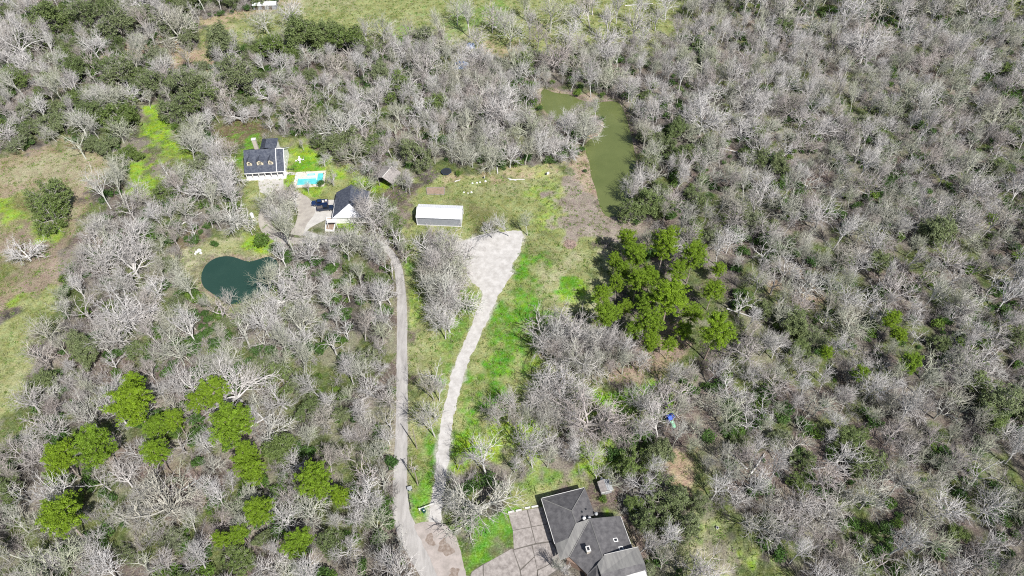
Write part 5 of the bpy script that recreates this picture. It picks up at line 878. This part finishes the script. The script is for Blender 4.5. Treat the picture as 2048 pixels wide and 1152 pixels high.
# ------------------------------------------------------------------ building the trees
def plant(name, cat, group, meshes, pn, x, y, s, rz, label, tilt=True):
    t = bpy.data.objects.new(name, None); col.objects.link(t); t.empty_display_size = .5; t.location = (x, y, 0)
    t.rotation_euler = (rr_.gauss(0, .08) if tilt else 0, rr_.gauss(0, .08) if tilt else 0, rz); t.scale = (s*rr_.uniform(.88, 1.12), s*rr_.uniform(.88, 1.12), s*rr_.uniform(.86, 1.16)); tag(t, label, cat, group)
    for nm, me_ in zip(pn, meshes): part(nm, me_, t)
    return t
def inview(x, y, h=8):
    a, b_ = Q(x, y, h); return -20 < a < 2068 and -20 < b_ < 1172
def shown(x, y, s, r_, h_):
    a, b_ = Q(x, y, h_*.6*s); k = 1.0 if (0 < a < 2048 and 0 < b_ < 1152) else .02
    return k*(s*r_*FOC/math.hypot(y, 165))**2
bares = [p for p in placed if p[0] == 'bare']
for p in bares: pass
words_ = [('pale ' if BARE[p[1]][0] != 'sparse' else '')+BARE[p[1]][0]+' bare tree' for p in bares]
labs = label_all([(p[2], p[3]) for p in bares], words_)
order = sorted(range(len(bares)), key=lambda i_: -shown(bares[i_][2], bares[i_][3], bares[i_][4], BARE[bares[i_][1]][3], BARE[bares[i_][1]][4])*(1.6 if bares[i_][6] else 1))
single = set(order[:300])
src = {}
for i_ in order[:300]:
    _, v, x, y, s, rz, man = bares[i_]; t = plant('bare_tree', 'bare tree', 'bare winter trees', BARE[v][1:3], ('trunk', 'crown'), x, y, s, rz, labs[i_]); src.setdefault(v, t)
oaks = [p for p in placed if p[0] == 'oak' and inview(p[2], p[3], 6)]; oaks = sorted(oaks, key=lambda p: -p[4])[:295]
labs = label_all([(p[2], p[3]) for p in oaks], [('broad dark evergreen tree' if p[4] > .75 else 'small dark evergreen tree') for p in oaks])
for p, lb in zip(oaks, labs): plant('evergreen_oak', 'evergreen tree', 'dark evergreen oaks', OAK[p[1]][:2], ('trunk', 'crown'), p[2], p[3], p[4], p[5], lb)
pines = [p for p in placed if p[0] == 'pine']; labs = label_all([(p[2], p[3]) for p in pines], ['tall bright green pine' if p[4] > .6 else 'small bright green pine' for p in pines])
for p, lb in zip(pines, labs): plant('pine_tree', 'pine tree', 'bright green pines', PINE[p[1]][:2], ('trunk', 'crown'), p[2], p[3], p[4], p[5], lb, False)
for px, py, s, lb in ((528, 488, 2.4, 'round bright green bush beside the small round pond'), (585, 377, 1.0, 'brownish bush at the near left corner of the pool deck'), (641, 371, 1.1, 'bush at the near right corner of the pool deck'), (918, 352, 1.3, 'small green bush right of the trampoline'), (300, 482, 2.6, 'wide green bush on the slope above the round pond'), (430, 492, 1.2, 'low dark bush above the round pond'), (515, 290, .9, 'green bush at the back of the blue roofed house'), (1205, 1000, .9, 'green bush behind the dark roofed house'), (1345, 360, 1.8, 'dark green bush right of the long pond'), (1170, 345, .7, 'small bush on the bank of the long pond')):
    p = G(px, py); plant('evergreen_bush', 'bush', 'single bushes', BUSH[rr_.randrange(4)][:2], ('stem', 'foliage'), p.x, p.y, s, rr_.random()*6, lb, False)

logs = []
while len(logs) < 26:
    x, y = rr_.uniform(-190, 200), rr_.uniform(60, 250); a, b_ = Q(x, y)
    if 20 < a < 2030 and 30 < b_ < 1130 and not is_open(np.array([x]), np.array([y]), 1)[0]: logs.append((x, y))
for (x, y), lb in zip(logs, label_all(logs, ['grey fallen trunk']*len(logs))):
    a = rr_.random()*6.28; L = rr_.uniform(5, 10); v = Vector((math.cos(a), math.sin(a), 0))*L/2; c = Vector((x, y, .25)); mb = MB(); mb.tube([c-v, c+Vector((rr_.uniform(-.3, .3), rr_.uniform(-.3, .3), .05)), c+v], [.24, .2, .1], 7)
    for k in range(3): q = c+v*rr_.uniform(0, .9); mb.tube([q, q+Vector((rr_.uniform(-1.5, 1.5), rr_.uniform(-1.5, 1.5), rr_.uniform(.2, 1)))], [.09, .04], 4)
    tag(mb.build('fallen_log', M['limb']), lb, 'fallen tree', 'fallen trunks in the wood')

# ------------------------------------------------------------------ the rest of the wood and what grows under it, each ONE object of instances
def scatter(name, label, cat, pts, meshsets):
    """pts: (variant, x, y, scale, turn); meshsets: variant -> list of objects whose meshes are planted"""
    pts = [p for p in pts if p[0] in meshsets]; n = len(pts); me_ = bpy.data.meshes.new(name); me_.vertices.add(n); me_.vertices.foreach_set('co', np.array([(p[1], p[2], 0) for p in pts], np.float32).ravel())
    me_.attributes.new('variant', 'INT', 'POINT').data.foreach_set('value', [p[0] for p in pts])
    me_.attributes.new('turn', 'FLOAT_VECTOR', 'POINT').data.foreach_set('vector', np.array([(rr_.gauss(0, .08), rr_.gauss(0, .08), p[4]) for p in pts], np.float32).ravel())
    me_.attributes.new('size', 'FLOAT_VECTOR', 'POINT').data.foreach_set('vector', np.array([(p[3]*rr_.uniform(.88, 1.12), p[3]*rr_.uniform(.88, 1.12), p[3]*rr_.uniform(.86, 1.16)) for p in pts], np.float32).ravel())
    o = bpy.data.objects.new(name, me_); col.objects.link(o); tag(o, label, cat, kind='stuff')
    ng = bpy.data.node_groups.new(name, 'GeometryNodeTree'); ng.interface.new_socket('Geometry', in_out='INPUT', socket_type='NodeSocketGeometry'); ng.interface.new_socket('Geometry', in_out='OUTPUT', socket_type='NodeSocketGeometry')
    gi, go_ = ng.nodes.new('NodeGroupInput'), ng.nodes.new('NodeGroupOutput'); jo = ng.nodes.new('GeometryNodeJoinGeometry'); ng.links.new(jo.outputs[0], go_.inputs[0])
    def attr(nm, tp):
        a = ng.nodes.new('GeometryNodeInputNamedAttribute'); a.data_type = tp; a.inputs['Name'].default_value = nm; return next(s for s in a.outputs if s.enabled)
    va_, tu, si = attr('variant', 'INT'), attr('turn', 'FLOAT_VECTOR'), attr('size', 'FLOAT_VECTOR'); er = ng.nodes.new('FunctionNodeEulerToRotation'); ng.links.new(tu, er.inputs[0])
    for v, obs in meshsets.items():
        cmp_ = ng.nodes.new('FunctionNodeCompare'); cmp_.data_type = 'INT'; cmp_.operation = 'EQUAL'; ii = [s for s in cmp_.inputs if s.enabled]; ng.links.new(va_, ii[0]); ii[1].default_value = v
        ip = ng.nodes.new('GeometryNodeInstanceOnPoints'); ng.links.new(gi.outputs[0], ip.inputs['Points']); ng.links.new(cmp_.outputs[0], ip.inputs['Selection']); j2 = ng.nodes.new('GeometryNodeJoinGeometry')
        for ob in obs:
            oi = ng.nodes.new('GeometryNodeObjectInfo'); oi.inputs['Object'].default_value = ob; oi.transform_space = 'ORIGINAL'; ng.links.new(oi.outputs['Geometry'], j2.inputs[0])
        g2 = ng.nodes.new('GeometryNodeGeometryToInstance'); ng.links.new(j2.outputs[0], g2.inputs[0]); ng.links.new(g2.outputs[0], ip.inputs['Instance'])
        ng.links.new(er.outputs[0], ip.inputs['Rotation']); ng.links.new(si, ip.inputs['Scale']); ng.links.new(ip.outputs[0], jo.inputs[0])
    md = o.modifiers.new('scatter', 'NODES'); md.node_group = ng; return o
def kids_of(t): return [c for c in bpy.data.objects if c.parent is t]
child = {}
for o in col.objects:
    if o.parent: child.setdefault(o.parent.name, []).append(o)
sets = {v: child[t.name] for v, t in src.items()}
rest = [(bares[i_][1], bares[i_][2], bares[i_][3], bares[i_][4], bares[i_][5]) for i_ in order[300:]]
alt = sorted(sets)
def same_kind(v):
    if v in sets: return v
    c = [w for w in sets if BARE[w][0] == BARE[v][0]]; return rr_.choice(c or alt)
rest = [(same_kind(p[0]),)+p[1:] for p in rest]
scatter('bare_woods', 'mass of smaller bare grey trees filling the winter wood', 'woods', rest, sets)
# grass tufts and weeds on the open ground
TUFT = []
tuftm = leafmat('grass_tuft', [(.11, .21, .02), (.33, .32, .18), (.16, .26, .03), (.24, .25, .09), (.09, .24, .015), (.36, .34, .22)], 2, .7, 1.3, .2)
for k in range(3):
    rg = np.random.default_rng(600+k); C = np.concatenate([rg.normal(0, .22, (16, 2)), rg.uniform(.05, .22, (16, 1))], 1); V, F = leaf_quads(C, .13, rg, .1, .45); TUFT.append(quad_mesh('tuft', V, F, tuftm))
rg = np.random.default_rng(31); x = rg.uniform(-200, 150, 60000); y = rg.uniform(50, 320, 60000); a, b_ = Q(x, y); k = (a > -30) & (a < 2080) & (b_ > -20) & (b_ < 1180) & is_open(x, y); x, y = x[k], y[k]
for P_, g_ in ((BIG_POND, 0), (SMALL_POND, 0), (ROAD, -.25), (LANE, -.35), (PAD, -.5), (POOL, 1), (GP([(484,356),(470,330),(484,296),(572,290),(572,358),(530,398),(545,470),(620,490),(690,445),(740,440),(745,372),(672,380),(620,400),(560,384),(565,356)]), 0), (GP([(828,1050),(880,1040),(930,1110),(1010,1020),(1083,990),(1170,970),(1250,1030),(1290,1180),(900,1230),(846,1090)]), 0), (GP([(830,406),(928,406),(928,456),(830,450)]), 0)):
    k = sdist(x, y, P_) < g_; x, y = x[k], y[k]
k = (fbm(x, y, 5, 7, 3) > .42) | (rg.random(len(x)) < .3); x, y = x[k], y[k]
scatter('grass_tufts', 'green and straw coloured grass tufts on the open meadow', 'grass', [(rr_.randrange(3), a, b_, rr_.uniform(.6, 1.7), rr_.random()*6.28) for a, b_ in zip(x, y)], {k: [bpy.data.objects.new('tuft_source', m_)] for k, m_ in enumerate(TUFT)})
# undergrowth
def floor_points(n, grow_, seed):
    rg = np.random.default_rng(seed); x = rg.uniform(-285, 285, n); y = rg.uniform(35, 340, n); a, b_ = Q(x, y); k = (a > -120) & (a < 2170) & (b_ > -60) & (b_ < 1260) & ~is_open(x, y, grow_); return x[k], y[k], rg
def hidden_source(name, me_): return bpy.data.objects.new(name, me_)
x, y, rg = floor_points(9500, -.6, 11); f = fbm(x, y, 12, 15); keep = (f > .42) | (rg.random(len(x)) < .35); x, y = x[keep], y[keep]
bs = {k: [hidden_source('brush_source', m_)] for k, m_ in enumerate(BRUSH)}
scatter('bare_undergrowth', 'low bare brush and saplings on the floor of the wood', 'undergrowth', [(rr_.randrange(4), a, b_, rr_.uniform(.6, 1.35), rr_.random()*6.28) for a, b_ in zip(x, y)], bs)
x, y, rg = floor_points(13000, -.3, 12); f = fbm(x, y, 13, 25, 3); keep = (f > .50) | (rg.random(len(x)) < .13); x, y = x[keep], y[keep]
gs_ = {k: [hidden_source('shrub_source', a_) for a_ in b_[:2]] for k, b_ in enumerate(BUSH)}
scatter('green_undergrowth', 'low evergreen shrubs scattered under the bare trees', 'undergrowth', [(rr_.randrange(4), a, b_, rr_.uniform(.5, 1.9), rr_.random()*6.28) for a, b_ in zip(x, y)], gs_)
print('trees', len(bares), len(oaks), len(pines), 'rest', len(rest), 'tris proto', sum(len(b_[1].polygons)+len(b_[2].polygons) for b_ in BARE)*2, sum(len(b_[1].polygons) for b_ in OAK)*2, sum(len(b_[1].polygons) for b_ in PINE)*2)
